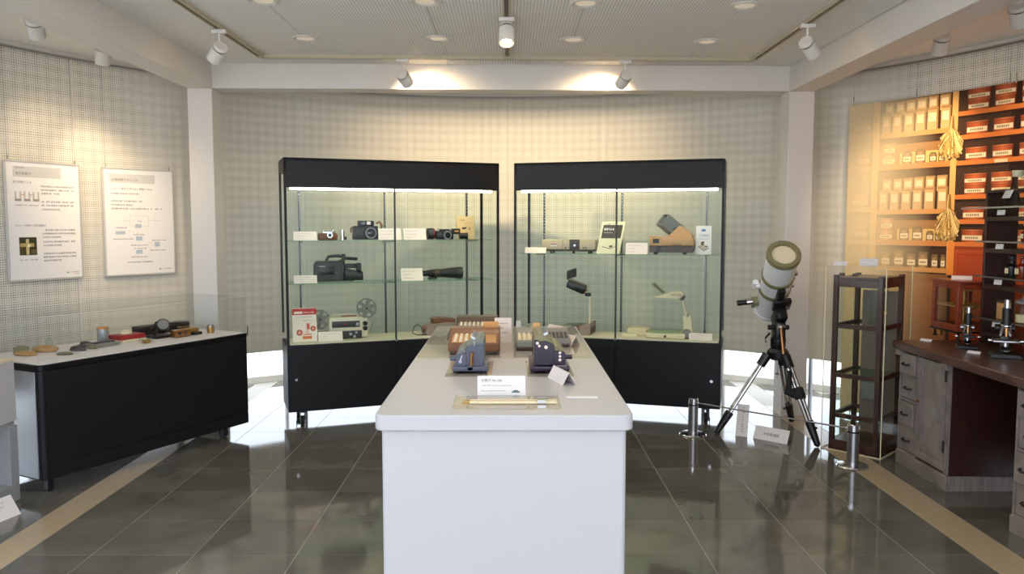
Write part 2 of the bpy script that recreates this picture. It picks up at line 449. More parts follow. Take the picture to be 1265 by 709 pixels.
# columns and beams of the square bay
BB = 2.60
YL, YR = 6.24, 6.37
def column(n, x0, x1, y0):
    o = box(n, ((x0 + x1) / 2, y0 + .10, BB / 2), (x1 - x0, .20, BB), 'white_paint', None, .004); struct(o); return o
column('trim_1', -2.485, -2.295, YL); column('trim_2', 2.20, 2.40, YR)
column('trim_3', -2.505, -2.315, -.6); column('trim_4', 2.20, 2.40, -.6)
struct(box('trim_5', (-2.39, (YL + .2 - .6) / 2, (BB + CEIL) / 2), (.19, YL + .2 + .6, CEIL - BB), 'white_paint', None, .004))
struct(box('trim_6', (2.30, (YR + .2 - .6) / 2, (BB + CEIL) / 2), (.20, YR + .2 + .6, CEIL - BB), 'white_paint', None, .004))
yb = math.atan2(YR - YL, 4.5)
o = struct(MB().box((0, 0, 0), (4.52, .18, CEIL - BB - .002)).build('trim_7', 'white_paint', None, .004)); o.location = (-.057, (YL + YR) / 2 + .1, (BB + CEIL) / 2); o.rotation_euler = (0, 0, yb)
struct(box('trim_8', (-.057, -.5, (BB + CEIL) / 2), (4.5, .2, CEIL - BB - .002), 'white_paint', None, .004))

# ------------------------------------------------------------------ lighting track, downlights and spotlights
def track(pts, label):
    t = thing('lighting_track', label, 'track', (pts[0][0], pts[0][1], CEIL - .008), group='ceiling tracks')
    p0 = Vector((*pts[0], 0)); p1 = Vector((*pts[1], 0)); d = p1 - p0; L_ = d.length; a = math.atan2(d.y, d.x)
    M = RZ(a)
    for y in (-.018, .018): MB().box((L_ / 2, y, -.012), (L_, .010, .024), 0, None, M).build('rail', 'track_paint', t)
    MB().box((L_ / 2, 0, -.004), (L_, .03, .008), 0, None, M).build('slot', 'black_plastic' if 'slot' in label else 'brown_plastic', t)
    for x in (0, L_): MB().box((x, 0, -.013), (.03, .05, .026), .003, None, M).build('end_cap', 'track_paint', t)
    return t
track([(-1.82, 1.0), (-1.82, 5.94)], 'beige ceiling track parallel to the beam above the posters')
track([(-1.80, 5.95), (1.79, 6.06)], 'beige ceiling track along the back beam over the cabinets')
track([(1.81, 1.0), (1.81, 6.03)], 'beige ceiling track parallel to the beam by the mural')
track([(-.02, 1.0), (-.02, 5.93)], 'beige ceiling track running down the middle above the white table')
n = 0
for (x, y) in [(-1.366, 5.43), (-.477, 5.43), (.424, 5.46), (1.336, 5.52), (-1.366, 4.53), (-.473, 4.55), (.423, 4.58), (1.33, 4.63)] + [(x_, y_) for y_ in (3.65, 2.75, 1.85) for x_ in (-1.366, -.475, .424, 1.335)]:  # last three rows are out of view, added for overhead light
    row = 'row near the back beam' if y > 5 else 'rows over the table, unseen ones added'
    t = thing('downlight', 'white round recessed ceiling downlight, ' + row, 'downlight', (x, y, CEIL - .008), group='downlights, ' + ('back row' if y > 5 else 'middle row and added unseen rows'))
    MB().lathe([(.058, 0), (.088, 0), (.088, -.005), (.08, -.009), (.062, -.006), (.056, -.0015)], 32, closed=True).build('trim_ring', 'white_paint', t)
    MB().lathe([(0, -.0005), (.058, -.0005), (.058, -.002), (.03, -.004), (0, -.0045)], 32).build('lens', 'downlight_lens', t)
    li = bpy.data.lights.new('downlight_beam', 'AREA'); li.shape = 'DISK'; li.size = .11; li.energy = DOWN_W; li.color = (1., .91, .78)
    lo = bpy.data.objects.new('downlight_beam', li); COL.objects.link(lo); lo.parent = t; lo.location = (0, 0, -.012)

def spot(name_label, base, aim, power, on=True, size=62, grp=None, rod=.10, col=(1., .76, .48), r=.045, hl=.125):
    base = Vector(base); aim = Vector(aim)
    t = thing('spotlight', name_label, 'spotlight', base, group=grp)
    MB().box((0, 0, -.012), (.09, .035, .024), .004).build('adapter', 'white_paint', t)
    MB().cyl((0, 0, -.02), (0, 0, -rod), .007).build('stem', 'white_paint', t)
    hc = Vector((0, 0, -rod - .02)); d = (aim - (base + hc)).normalized()
    q = Vector((0, 0, -1)).rotation_difference(d).to_matrix().to_4x4(); M = TR(*hc) @ q
    MB().lathe([(0, .03), (r * .9, .03), (r, .022), (r, -hl + .03), (r * .93, -hl + .03), (r * .86, -hl + .045), (0, -hl + .05)], 28, M).build('head', 'white_paint', t)
    MB().lathe([(0, -hl + .046), (r * .84, -hl + .046), (r * .84, -hl + .049), (0, -hl + .0495)], 24, M).build('lens', 'lamp_glow' if on else 'downlight_lens', t)
    MB().lathe([(r * 1.01, .004), (r * 1.03, .004), (r * 1.03, .012), (r * 1.01, .012)], 24, M, closed=True).build('cooling_ring', 'steel', t)
    if power:
        li = bpy.data.lights.new('spot_beam', 'SPOT'); li.energy = power; li.color = col; li.spot_size = R_(size); li.spot_blend = 1.; li.shadow_soft_size = .03
        lo = bpy.data.objects.new('spot_beam', li); COL.objects.link(lo); lo.parent = t
        lo.matrix_local = M @ TR(0, 0, -hl + .038)
    return t
Z0 = CEIL - .032
spot('white track spotlight over the black display case by the left beam', (-1.82, 5.10, Z0), (-3.1, 6.3, 1.5), SPOT_W * .25, size=55)
spot('white track spotlight lighting the beam above the camera cabinet', (-.79, 5.98, Z0), (-.42, 7.0, 2.08), SPOT_W * .6, size=125, rod=.10)
spot('white track spotlight lighting the beam above the projector cabinet', (.86, 6.03, Z0), (.50, 7.0, 2.08), SPOT_W * .6, size=125, rod=.10)
spot('white track spotlight hanging above the telescope side', (1.81, 4.95, Z0), (3.0, 5.9, 1.7), SPOT_W * .5, size=60)
spot('white lit spotlight hanging over the white table', (-.02, 4.80, Z0), (-.02, 4.05, .86), SPOT_W * .17, size=80, rod=.05)
spot('white ceiling spotlight aimed at the tuning fork poster', (-2.83, 4.86, CEIL - .001), (-3.24, 5.9, 1.9), SPOT_W * .28, size=58, rod=.03, r=.05)
spot('white ceiling spotlight beside the beam aimed at the crystal poster', (-2.80, 5.60, CEIL - .001), (-3.1, 6.1, 1.8), SPOT_W * .2, size=58, rod=.03, r=.05)
spot('white ceiling spotlight by the beam aimed at the shelf mural', (2.80, 5.27, CEIL - .001), (3.05, 6.05, 1.9), SPOT_W * .42, size=70, rod=.03, r=.05)
spot('white ceiling spotlight lighting the mural above the dark rack', (2.84, 4.55, CEIL - .001), (3.45, 5.2, 1.9), SPOT_W * .4, size=75, rod=.03, r=.05)

# ------------------------------------------------------------------ glass display cabinets
CZ0, CZ1, CD = .12, 2.055, .45
BASE_T, GL_T = .635, 1.832
def cabinet(label, org, ang, W, shelves, mull, locks):
    t = thing('display_cabinet', label, 'cabinet', (org[0], org[1], 0), ang, group='tall black glass cabinets')
    b = box('base', (W / 2, CD / 2, (CZ0 + BASE_T) / 2), (W, CD, BASE_T - CZ0), 'black_laminate', t, .004)
    for (x0, x1) in ((.012, mull - .003), (mull + .003, W - .012)):
        box('base_panel', ((x0 + x1) / 2, -.004, (CZ0 + BASE_T) / 2 - .01), (x1 - x0, .008, BASE_T - CZ0 - .05), 'black_laminate', b, .002)
    box('deck', (W / 2, CD / 2, BASE_T + .004), (W - .05, CD - .05, .008), 'deck_cream', t)
    f = MB()
    f.box((W / 2, .012, (GL_T + CZ1) / 2), (W, .024, CZ1 - GL_T)).box((W / 2, CD - .012, CZ1 - .05), (W, .024, .10))
    f.box((.012, CD / 2, CZ1 - .05), (.024, CD, .10)).box((W - .012, CD / 2, CZ1 - .05), (.024, CD, .10)).box((W / 2, CD / 2, CZ1 - .012), (W, CD, .024))
    fo = f.build('fascia', 'black_frame', t, .003)
    box('fascia_lip', (W / 2, -.003, GL_T + .012), (W - .01, .006, .018), 'black_frame', fo)
    for x in (.009, W - .009):
        box('front_post', (x, .009, (BASE_T + GL_T) / 2), (.018, .018, GL_T - BASE_T), 'black_frame', t)
        box('rear_post', (x, CD - .012, (BASE_T + CZ1) / 2), (.018, .022, CZ1 - BASE_T - .1), 'black_frame', t)
    for x in (.15, W / 2 - .01, W - .15):
        s_ = box('shelf_standard', (x, CD - .03, (BASE_T + 1.93) / 2), (.014, .012, 1.93 - BASE_T), 'black_frame', t)
        m_ = MB()
        for k in range(46): m_.box((x, CD - .0365, BASE_T + .03 + k * .027), (.006, .002, .013))
        m_.build('slot_row', 'steel', s_)
    for (x0, x1, y) in ((.018, mull + .01, .006), (mull - .01, W - .018, .014)):
        g = box('glass_door', ((x0 + x1) / 2, y, (BASE_T + GL_T) / 2 + .01), (x1 - x0, .005, GL_T - BASE_T + .02), 'cabinet_glass', t)
    box('door_edge', (mull, .012, (BASE_T + GL_T) / 2), (.012, .018, GL_T - BASE_T), 'dark_grey', t)
    for x in (.004, W - .004): box('side_glass', (x, CD / 2, (BASE_T + CZ1) / 2 - .04), (.005, CD - .05, CZ1 - BASE_T - .1), 'cabinet_glass', t)
    box('back_glass', (W / 2, CD - .014, (BASE_T + CZ1) / 2 - .04), (W - .05, .005, CZ1 - BASE_T - .1), 'cabinet_glass', t)
    for z in shelves:
        for (x0, x1) in ((.03, W / 2 - .012), (W / 2 - .008, W - .03)):
            s_ = box('shelf', ((x0 + x1) / 2, .225, z - .004), (x1 - x0, .33, .008), 'shelf_glass', t)
            for xx in ((.15, W / 2 - .03) if x0 < .1 else (W / 2 + .01, W - .15)):
                MB().prism([(0, 0), (0, -.02), (-.3, -.006), (-.3, 0)], -.003, .003, TR(xx, CD - .036, z - .008) @ RZ(PI / 2)).build('bracket', 'steel', s_)
    l_ = box('light_housing', (W / 2, .05, GL_T + .03), (W - .08, .05, .045), 'white_paint', t)
    MB().cyl((.05, .05, GL_T - .003), (W - .05, .05, GL_T - .003), .012, None, 12).build('light_tube', 'tube_light', l_)
    for (x, z) in locks: MB().cyl((x, -.001, z), (x, -.014, z), .012, None, 16).build('lock', 'chrome', t)
    MB().cyl((mull, .004, BASE_T + .004), (mull, -.012, BASE_T + .004), .011, None, 16).build('lock', 'chrome', t)
    for x in (.11, W - .11):
        for y in (.07, CD - .07): caster(t, x, y, CZ0)
    return t
def caster(t, x, y, z):
    c = MB().cyl((x, y, z + .002), (x, y, z - .02), .02).box((x, y, z - .012), (.05, .05, .006)).box((x - .017, y + .006, z - .05), (.004, .035, .06)).box((x + .017, y + .006, z - .05), (.004, .035, .06)).build('caster', 'dark_grey', t)
    MB().cyl((x - .013, y + .014, .036), (x + .013, y + .014, .036), .036, None, 20).build('wheel', 'black_rubber', c)
LA = R_(20.51); RA = R_(-16.73)
LO = Vector((-1.69, 6.0, 0)); RO = Vector((.033, 6.58, 0)); LW, RWD = 1.71, 1.67
SH1, SH2, SH3, DK = 1.432, 1.10, 1.318, BASE_T + .008
cabinet('tall black glass cabinet with two shelf levels of cameras', LO, LA, LW, (SH1, SH2), .84, [(.061, .373)])
cabinet('tall black glass cabinet with one shelf level of projectors', RO, RA, RWD, (SH3,), .845, [(1.60, .34)])
def inL(u, v, z): q = Matrix.Rotation(LA, 3, 'Z') @ Vector((u, v, 0)) + LO; return (q.x, q.y, z)
def inR(u, v, z): q = Matrix.Rotation(RA, 3, 'Z') @ Vector((u, v, 0)) + RO; return (q.x, q.y, z)

INK = rgb(120, 112, 116); INKD = rgb(60, 56, 62)
def card(label, loc, rz, wd, h, lean=.35, m='paper', lines=3, group=None, head=None, name='caption_card', foot=True, logo=False, vert=False):
    """a leaning card with a prop behind it; origin at the middle of its lower front edge"""
    t = thing(name, label, 'card' if name == 'caption_card' else 'sign', loc, rz, group)
    M = RX(-lean)
    MB().box((0, .0015, h / 2), (wd, .003, h), 0, None, M).build('sheet', m, t)
    if foot:
        dy = h * math.sin(lean); hz = h * math.cos(lean)
        MB().prism([(-.001, 0), (.001, 0), (.001, hz * .8), (-.001, hz * .8)], 0, .001).build('prop', m, t).matrix_local = TR(0, dy * .9 + .002, 0) @ Matrix.Scale(wd * 300, 4, (1, 0, 0))
    p = PRN(lambda u, v, l: M @ Vector((u, -l, v)))
    sd = len(label)
    if head: p.text(head, -wd * .42, h * .70, h * .17, INKD)
    if vert:
        for k in range(10): p.words(-.004, .008, h * (.9 - .085 * k), h * .05, INKD, k)
    else:
        for k in range(lines):
            v = h * (.74 - .56 * (k + (1 if head else 0)) / max(1, lines - (0 if head else 1)))
            p.words(-wd * .42, wd * (.22 if k == 0 else random.uniform(-.1, .24)), v, h * .062, INK, sd + k, .7)
    if logo: p.poly([(wd * (.30 + .10 * math.cos(a)), h * (.12 + .14 * math.sin(a) ** 2)) for a in [PI * q / 10 for q in range(11)]], rgb(92, 104, 104))
    p.build('printed_text', 'print_ink', t)
    return t
def booklet(label, loc, rz, wd, h, m, draw, lean=.18, skew=0.):
    t = thing('booklet', label, 'booklet', loc, rz)
    M = RX(-lean) @ Matrix(((1, 0, skew, 0), (0, 1, 0, 0), (0, 0, 1, 0), (0, 0, 0, 1)))
    MB().box((0, .003, h / 2), (wd, .006, h), 0, None, M).build('cover', m, t)
    MB().box((.002, .0045, h / 2), (wd - .004, .002, h - .006), 0, None, M).build('pages', 'paper', t)
    p = PRN(lambda u, v, l: M @ Vector((u, -l, v))); draw(p, wd, h); p.build('printed_art', 'print_ink', t)
    return t

# --- captions in the camera cabinet
card('cream caption card beside the small silver camera', inL(.163, .12, SH1), LA, .176, .072, m='paper_pink')
card('cream caption card right beside the large black camera', inL(.826, .12, SH1), LA, .183, .097, m='paper_pink')
card('cream caption card beside the red ringed spare lens', inL(1.031, .12, SH1), LA, .186, .097, m='paper_pink')
card('cream caption card beside the camcorder', inL(.159, .12, SH2), LA, .176, .064, m='paper_pink')
card('cream caption card beside the long telephoto lens', inL(1.004, .12, SH2), LA, .18, .104, m='paper_pink')
card('cream caption card in front of the film projector', inL(.34, .10, DK), LA, .187, .075, m='paper_pink')
# --- small silver camera with leather case
t = thing('compact_camera', 'small silver camera in open brown leather half case', 'camera', inL(.345, .22, SH1), LA)
MB().box((0, 0, .026), (.15, .05, .052), .010).build('leather_case', 'leather_brown', t)
MB().box((.01, 0, .060), (.10, .034, .022), .006).build('top_plate', 'chrome', t)
MB().cyl((.045, 0, .07), (.045, 0, .08), .009).cyl((-.03, 0, .07), (-.03, 0, .078), .007).build('dial', 'chrome', t)
l = MB().cyl((.012, -.02, .038), (.012, -.05, .038), .024, .022, 24).build('lens', 'chrome', t)
MB().cyl((.012, -.045, .038), (.012, -.052, .038), .014, None, 20).build('lens_glass', 'lens_glass', l)
t = thing('viewfinder', 'small upright silver viewfinder accessory beside the silver camera', 'viewfinder', inL(.463, .22, SH1), LA)
MB().lathe([(0, 0), (.018, 0), (.018, .018), (.013, .022), (.013, .05), (.017, .053), (.017, .066), (.01, .07), (.01, .084), (0, .084)], 18).build('barrel', 'chrome', t)
MB().cyl((.014, 0, .016), (.030, 0, .016), .014, None, 16).build('eye_cup', 'black_plastic', t)
# --- large black camera
t = thing('press_camera', 'large black medium format camera with tan carrying strap', 'camera', inL(.645, .23, SH1), LA)
MB().box((0, 0, .056), (.20, .07, .108), .008).build('body', 'black_plastic', t)
MB().box((.005, 0, .131), (.125, .06, .044), .006).build('viewfinder_housing', 'black_plastic', t)
MB().box((-.02, -.031, .134), (.026, .004, .024)).build('viewfinder_window', 'lens_glass', t)
MB().box((.024, -.031, .134), (.03, .004, .024)).build('viewfinder_window', 'paper', t)
l = MB().cyl((.03, -.03, .055), (.03, -.075, .055), .046, .042, 28).cyl((.03, -.075, .055), (.03, -.09, .055), .042, .042, 28).build('lens', 'black_plastic', t)
MB().lathe([(.040, 0), (.043, 0), (.043, .004), (.040, .004)], 28, TR(.03, -.088, .055) @ RX(PI / 2), closed=True).build('lens_ring', 'steel', l)
MB().sph((.03, -.084, .055), .034, (1, .3, 1), 18).build('lens_glass', 'lens_glass', l)
MB().box((-.092, -.032, .055), (.018, .014, .08), .004).build('grip', 'dark_grey', t)
MB().tube([(-.10, 0, .10), (-.118, -.01, .085), (-.115, -.01, .06)], .008).tube([(.09, 0, .13), (.115, 0, .145), (.135, .0, .12), (.128, 0, .06), (.13, .0, .006)], .010).build('strap', 'strap_tan', t)
# --- rangefinder kit
t = thing('spare_lens', 'short black spare lens with red ring lying beside the rangefinder camera', 'lens', inL(1.186, .22, SH1), LA)
MB().cyl((-.03, 0, .046), (.03, 0, .046), .046, .043, 28).build('barrel', 'black_plastic', t)
MB().cyl((-.022, 0, .046), (.016, 0, .046), .0465, None, 28).build('focus_ring', 'dark_grey', t)
MB().cyl((.018, 0, .046), (.023, 0, .046), .0462, None, 28).build('red_ring', 'red', t)
t = thing('rangefinder_camera', 'black and chrome rangefinder camera fitted with a side finder', 'camera', inL(1.305, .23, SH1), LA)
MB().box((0, 0, .036), (.15, .04, .072), .006).build('body', 'black_plastic', t)
MB().box((0, 0, .078), (.085, .036, .016), .005).build('top_plate', 'dark_grey', t)
l = MB().cyl((.015, -.018, .034), (.015, -.055, .034), .036, .033, 28).build('lens', 'steel', t)
MB().cyl((.015, -.05, .034), (.015, -.058, .034), .026, None, 24).build('lens_glass', 'lens_glass', l)
s_ = MB().box((.095, -.005, .066), (.075, .04, .046), .004).build('side_finder', 'black_plastic', t)
MB().box((.10, -.027, .067), (.035, .004, .014)).build('finder_badge', 'orange', s_)
MB().cyl((-.05, 0, .078), (-.05, 0, .09), .011).cyl((.055, 0, .074), (.055, 0, .085), .009).build('dial', 'steel', t)
t = thing('lens_cap', 'small black lens with its cap in front of the tan booklet', 'lens', inL(1.46, .20, SH1), LA)
MB().cyl((-.032, 0, .027), (.032, 0, .027), .027, .025, 24).build('barrel', 'black_plastic', t)
MB().cyl((.030, 0, .027), (.036, 0, .027), .029, None, 24).build('cap', 'dark_grey', t)
def d1(p, w, h):
    p.words(-w * .35, -w * .02, h * .80, h * .05, INKD, 3); p.words(-w * .3, w * .3, h * .70, h * .025, INK, 4); p.words(-w * .12, w * .12, h * .60, h * .025, INK, 5)
    p.rect(-w * .22, h * .44, w * .02, h * .50, INKD); p.disc(-w * .12, h * .47, w * .06, rgb(30, 28, 28)); p.rect(-w * .06, h * .50, w * .08, h * .53, INKD)
    p.poly([(w * .18, h * .41), (w * .26, h * .41), (w * .22, h * .54)], INKD)
mat('manila', (222, 188, 132), .6, var=.03)
booklet('tan manual with a small camera drawing leaning at the shelf end', inL(1.519, .30, SH1), LA, .158, .195, 'manila', d1)
# --- camcorder
t = thing('camcorder', 'large dark grey shoulder camcorder with top handle and microphone', 'camcorder', inL(.42, .23, SH2), LA)
MB().prism([(-.185, .005), (.035, .005), (.035, .165), (-.16, .165), (-.18, .14)], -.06, .06).build('body', 'dark_grey', t, .008)
MB().box((.035, 0, .09), (.03, .13, .17), .006).build('collar', 'black_plastic', t)
MB().tube([(-.09, 0, .16), (-.07, 0, .20), (0, 0, .205), (.045, 0, .20)], .012, 10).build('handle', 'dark_grey', t)
MB().box((.05, 0, .195), (.03, .04, .05), .006).build('handle_mount', 'dark_grey', t)
MB().cyl((.065, -.01, .185), (.145, -.01, .18), .013, None, 14).sph((.145, -.01, .18), .014).build('microphone', 'black_rubber', t)
l = MB().cyl((.05, 0, .055), (.13, 0, .045), .052, .045, 26).cyl((.13, 0, .045), (.19, 0, .042), .040, .036, 26).build('lens', 'dark_grey', t)
MB().cyl((.188, 0, .042), (.198, 0, .042), .039, None, 26).build('lens_hood', 'black_plastic', l)
MB().box((.105, -.01, .125), (.11, .05, .035), .006).box((.165, -.01, .11), (.04, .045, .075), .006).build('viewfinder', 'black_plastic', t)
MB().box((-.1, -.063, .09), (.13, .006, .06), .002).build('side_plate', 'black_plastic', t)
p = PRN(lambda u, v, l: Vector((u, -.0605 - l, v))); p.words(-.155, -.10, .115, .016, rgb(190, 190, 190), 3); p.words(-.16, 0, .07, .006, rgb(140, 140, 140), 2); p.rect(-.065, .10, -.03, .125, rgb(20, 20, 20)); p.build('printed_marks', 'print_ink', t)
# --- telephoto lens
t = thing('telephoto_lens', 'long black flared telephoto lens lying on the lower shelf', 'lens', inL(1.285, .23, SH2), LA)
M = TR(-.17, 0, .05) @ RY(PI / 2) @ RZ(PI)
MB().lathe([(0, 0), (.024, 0), (.026, .05), (.032, .055), (.032, .09), (.034, .15), (.044, .24), (.048, .30), (.048, .34), (.044, .34), (.040, .325), (0, .32)], 32, M).build('barrel', 'black_plastic', t)
MB().lathe([(.033, .10), (.0355, .10), (.037, .14), (.0345, .14)], 32, M, closed=True).build('focus_ring', 'brown_plastic', t)
MB().lathe([(.0475, .30), (.0505, .30), (.0505, .338), (.0475, .338)], 32, M, closed=True).build('front_ring', 'dark_grey', t)
MB().box((-.085, 0, .009), (.07, .04, .014), .003).cyl((-.085, 0, .012), (-.085, 0, .03), .014).build('tripod_foot', 'black_plastic', t)
# --- red booklet
def d2(p, w, h):
    RD = rgb(196, 52, 48); p.rect(-w / 2, h * .80, w / 2, h * .985, RD); p.rect(-w * .42, h * .83, -w * .08, h * .90, rgb(240, 220, 205))
    p.words(-.02 + w * .05, w * .42, h * .84, h * .045, rgb(240, 220, 205), 1); p.words(-w * .32, w * .30, h * .72, h * .022, INK, 2); p.words(-w * .1, w * .3, h * .62, h * .02, INK, 5)
    O = rgb(206, 96, 72); p.ring(-w * .22, h * .27, w * .05, w * .13, O); p.disc(-w * .22, h * .27, w * .03, O); p.ring(w * .34, h * .38, w * .03, w * .115, O); p.rect(w * .08, h * .36, w * .20, h * .54, O)
    p.rect(-w * .06, h * .19, w * .28, h * .23, rgb(224, 150, 96)); p.rect(-w * .10, h * .07, w * .28, h * .16, rgb(222, 120, 70)); p.rect(w * .04, h * .24, w * .16, h * .35, rgb(230, 190, 170))
booklet('cream booklet with red heading and reel drawings', inL(.149, .14, DK), LA, .186, .262, 'paper_pink', d2)
# --- film projector
t = thing('film_projector', 'cream film projector carrying two grey film reels', 'projector', inL(.475, .24, DK), LA)
MB().box((0, 0, .09), (.27, .14, .165), .008).build('body', 'beige_light', t)
MB().box((.145, .01, .085), (.05, .15, .15), .006).build('side_housing', 'beige_light', t)
MB().box((-.005, -.0705, .118), (.22, .005, .05), .002).build('control_panel', 'dark_grey', t)
MB().box((-.01, -.0715, .035), (.26, .007, .06), .002).build('lower_panel', 'dark_grey', t)
for (x, z, r) in ((.085, .118, .014), (.03, .04, .012), (.075, .05, .011), (.06, .02, .012)): MB().cyl((x, -.07, z), (x, -.085, z), r, None, 18).build('knob', 'chrome', t)
MB().box((-.01, -.0738, .120), (.03, .002, .008)).build('red_mark', 'red', t)
MB().box((.0, .02, .188), (.20, .012, .008)).box((-.095, .02, .178), (.012, .012, .02)).box((.095, .02, .178), (.012, .012, .02)).build('carry_handle', 'beige_light', t)
MB().box((.03, .0, .1755), (.12, .03, .006), .002).build('red_lever', 'red', t)
for z in (.12, .08): MB().cyl((.147, -.065, z), (.147, -.085, z), .018, None, 18).build('sprocket', 'black_plastic', t)
MB().box((-.16, .04, .13), (.06, .018, .024), .003).box((.155, .03, .205), (.022, .018, .12), .003).build('reel_arm', 'beige_light', t)
def reel(c, r):
    q = MB(); bm = q.bm; n = 6
    o = MB(); seg = 48; M = TR(*c) @ RX(PI / 2)
    for z in (-.007, .007):
        o.lathe([(r * .86, z - .0015), (r, z - .0015), (r, z + .0015), (r * .86, z + .0015)], seg, M, closed=True)
        o.lathe([(r * .12, z - .0015), (r * .42, z - .0015), (r * .42, z + .0015), (r * .12, z + .0015)], seg, M, closed=True)
        for k in range(6):
            a = k * PI / 3 + .3
            o.box((r * .64 * math.cos(a), r * .64 * math.sin(a), z), (r * .5, r * .34, .003), 0, None, TR(0, 0, 0), 1) if False else o.box((0, 0, 0), (r * .5, r * .36, .003), 0, None, M @ TR(r * .64 * math.cos(a), r * .64 * math.sin(a), z) @ RZ(a))
    o.lathe([(r * .2, -.007), (r * .3, -.007), (r * .3, .007), (r * .2, .007)], 24, M, closed=True)
    e = o.build('film_reel', 'grey_plastic', t)
    MB().cyl((c[0], c[1] - .012, c[2]), (c[0], c[1] + .012, c[2]), r * .11, None, 14).build('spindle', 'black_plastic', e)
mat('reel_grey', (150, 148, 134), .45); 
reel((-.195, .02, .155), .078); reel((.172, -.015, .235), .082)
MB().tube([(.17, .05, .01), (.20, .05, .03), (.225, .05, .08), (.23, .05, .12)], .002, 6).build('loose_wire', 'black_rubber', t)
# --- brown device with a cord
t = thing('slide_projector', 'brown wedge shaped projector with coiled black cord at the cabinet end', 'projector', inL(1.25, .22, DK), LA)
MB().prism([(-.13, 0), (.14, 0), (.14, .09), (.06, .10), (-.10, .09), (-.13, .04)], -.09, .09).build('body', 'mauve_plastic', t, .006)
MB().prism([(-.06, .095), (.13, .095), (.13, .125), (-.02, .14), (-.06, .13)], -.06, .06).build('lamp_house', 'brown_shell', t, .005)
MB().cyl((-.12, -.02, .05), (-.15, -.02, .045), .024, None, 20).build('lens', 'brown_shell', t)
MB().tube([(-.12, .04, .03), (-.17, .03, .08), (-.21, .0, .07), (-.235, -.03, .02), (-.20, -.05, .004), (-.12, -.08, .004)], .004).build('cord', 'black_rubber', t)

# --- projector cabinet
card('cream caption card beside the long beige slide projector', inR(.155, .10, SH3), RA, .181, .05, m='paper_pink')
card('cream caption card beside the tan projector with grey hood', inR(.992, .10, SH3), RA, .176, .095, m='paper_pink')
card('cream caption card in front of the jointed arm overhead projector', inR(1.506, .10, DK), RA, .182, .056, m='paper_pink')
t = thing('slide_projector', 'long low beige slide projector with dark lens panel', 'projector', inR(.425, .22, SH3), RA)
MB().box((0, 0, .072), (.45, .17, .08), .005).build('body', 'beige_plastic', t)
MB().box((0, .004, .026), (.42, .15, .022), .004).build('chassis', 'brown_plastic', t)
for (x, y) in ((-.15, -.05), (.04, -.05), (.17, -.05), (-.15, .05), (.17, .05)): MB().cyl((x, y, 0), (x, y, .018), .010, None, 12).build('foot', 'black_rubber', t)
l = MB().box((.055, -.087, .072), (.085, .006, .082), .002).build('lens_panel', 'brown_plastic', t)
MB().cyl((.055, -.085, .07), (.055, -.105, .07), .022, None, 22).build('lens', 'black_plastic', l); MB().cyl((.06, -.104, .066), (.06, -.107, .066), .008, None, 14).build('lens_glint', 'chrome', l)
MB().box((-.12, -.086, .068), (.055, .003, .02)).build('badge', 'paper', t); MB().box((-.12, -.088, .073), (.052, .002, .008)).build('badge_stripe', 'red', t)
for x in (-.02, .13, .15): MB().box((x, -.087, .045), (.014, .006, .01)).build('button', 'brown_plastic', t)
MB().box((-.045, -.0855, .072), (.003, .002, .078)).build('panel_seam', 'brown_plastic', t)
def d3(p, w, h):
    p.rect(-w * .42, h * .48, w * .42, h * .90, rgb(84, 76, 64)); p.words(-w * .34, w * .05, h * .90, h * .05, INKD, 3); p.rect(w * .12, h * .50, w * .135, h * .89, rgb(140, 132, 110))
    p.words(-w * .36, w * .10, h * .72, h * .085, rgb(244, 240, 226), 9, .2); p.words(-w * .34, w * .02, h * .64, h * .03, rgb(230, 225, 205), 2)
    p.line((-w * .30, h * .22), (w * .05, h * .15), h * .018, INKD); p.line((w * .05, h * .15), (w * .3, h * .24), h * .012, INKD); p.rect(w * .0, h * .19, w * .14, h * .26, rgb(120, 100, 80))
mat('ivory_paper', (240, 230, 190), .55, var=.02)
booklet('cream brochure with brown block leaning beside the beige slide projector', inR(.755, .14, SH3), RA, .19, .262, 'ivory_paper', d3, lean=.16, skew=.16)
def d4(p, w, h):
    B = rgb(70, 130, 176); p.rect(-w * .14, h * .80, w * .12, h * .88, B); p.text('CABIN', 0, h * .62, h * .115, B, 'CENTER'); p.words(-w * .3, w * .3, h * .52, h * .03, INK, 2)
    K = rgb(104, 84, 70); p.poly([(-w * .36, h * .28), (w * .02, h * .12), (w * .34, h * .22), (-.0, h * .36)], rgb(196, 178, 156)); p.line((-w * .36, h * .28), (w * .02, h * .12), h * .02, K); p.line((w * .02, h * .12), (w * .34, h * .22), h * .02, K)
    p.poly([(-w * .18, h * .32), (w * .02, h * .32), (w * .05, h * .46), (-w * .16, h * .44)], K); p.rect(w * .1, h * .26, w * .26, h * .30, K)
booklet('white brochure with blue lettering beside the tan projector', inR(1.51, .20, SH3), RA, .121, .228, 'paper', d4, lean=.12)
t = thing('hooded_projector', 'tan and brown projector with tilted grey viewing hood', 'projector', inR(1.265, .23, SH3), RA)
MB().prism([(-.17, .014), (.165, .014), (.178, .067), (-.178, .067)], -.11, .11).build('lower_shell', 'brown_plastic', t, .004)
MB().prism([(-.178, .0675), (.178, .0675), (.165, .125), (-.172, .145)], -.108, .108).build('upper_shell', 'tan_plastic', t, .005)
MB().box((.055, -.112, .10), (.24, .012, .06), .004).build('front_cover', 'tan_plastic', t)
MB().prism([(-.04, .135), (.16, .12), (.16, .15), (.09, .215), (.055, .225)], -.06, .06).build('wedge', 'tan_plastic', t, .004)
M = TR(-.02, 0, .225) @ RZ(R_(26)) @ RY(R_(38))
h_ = MB(); 
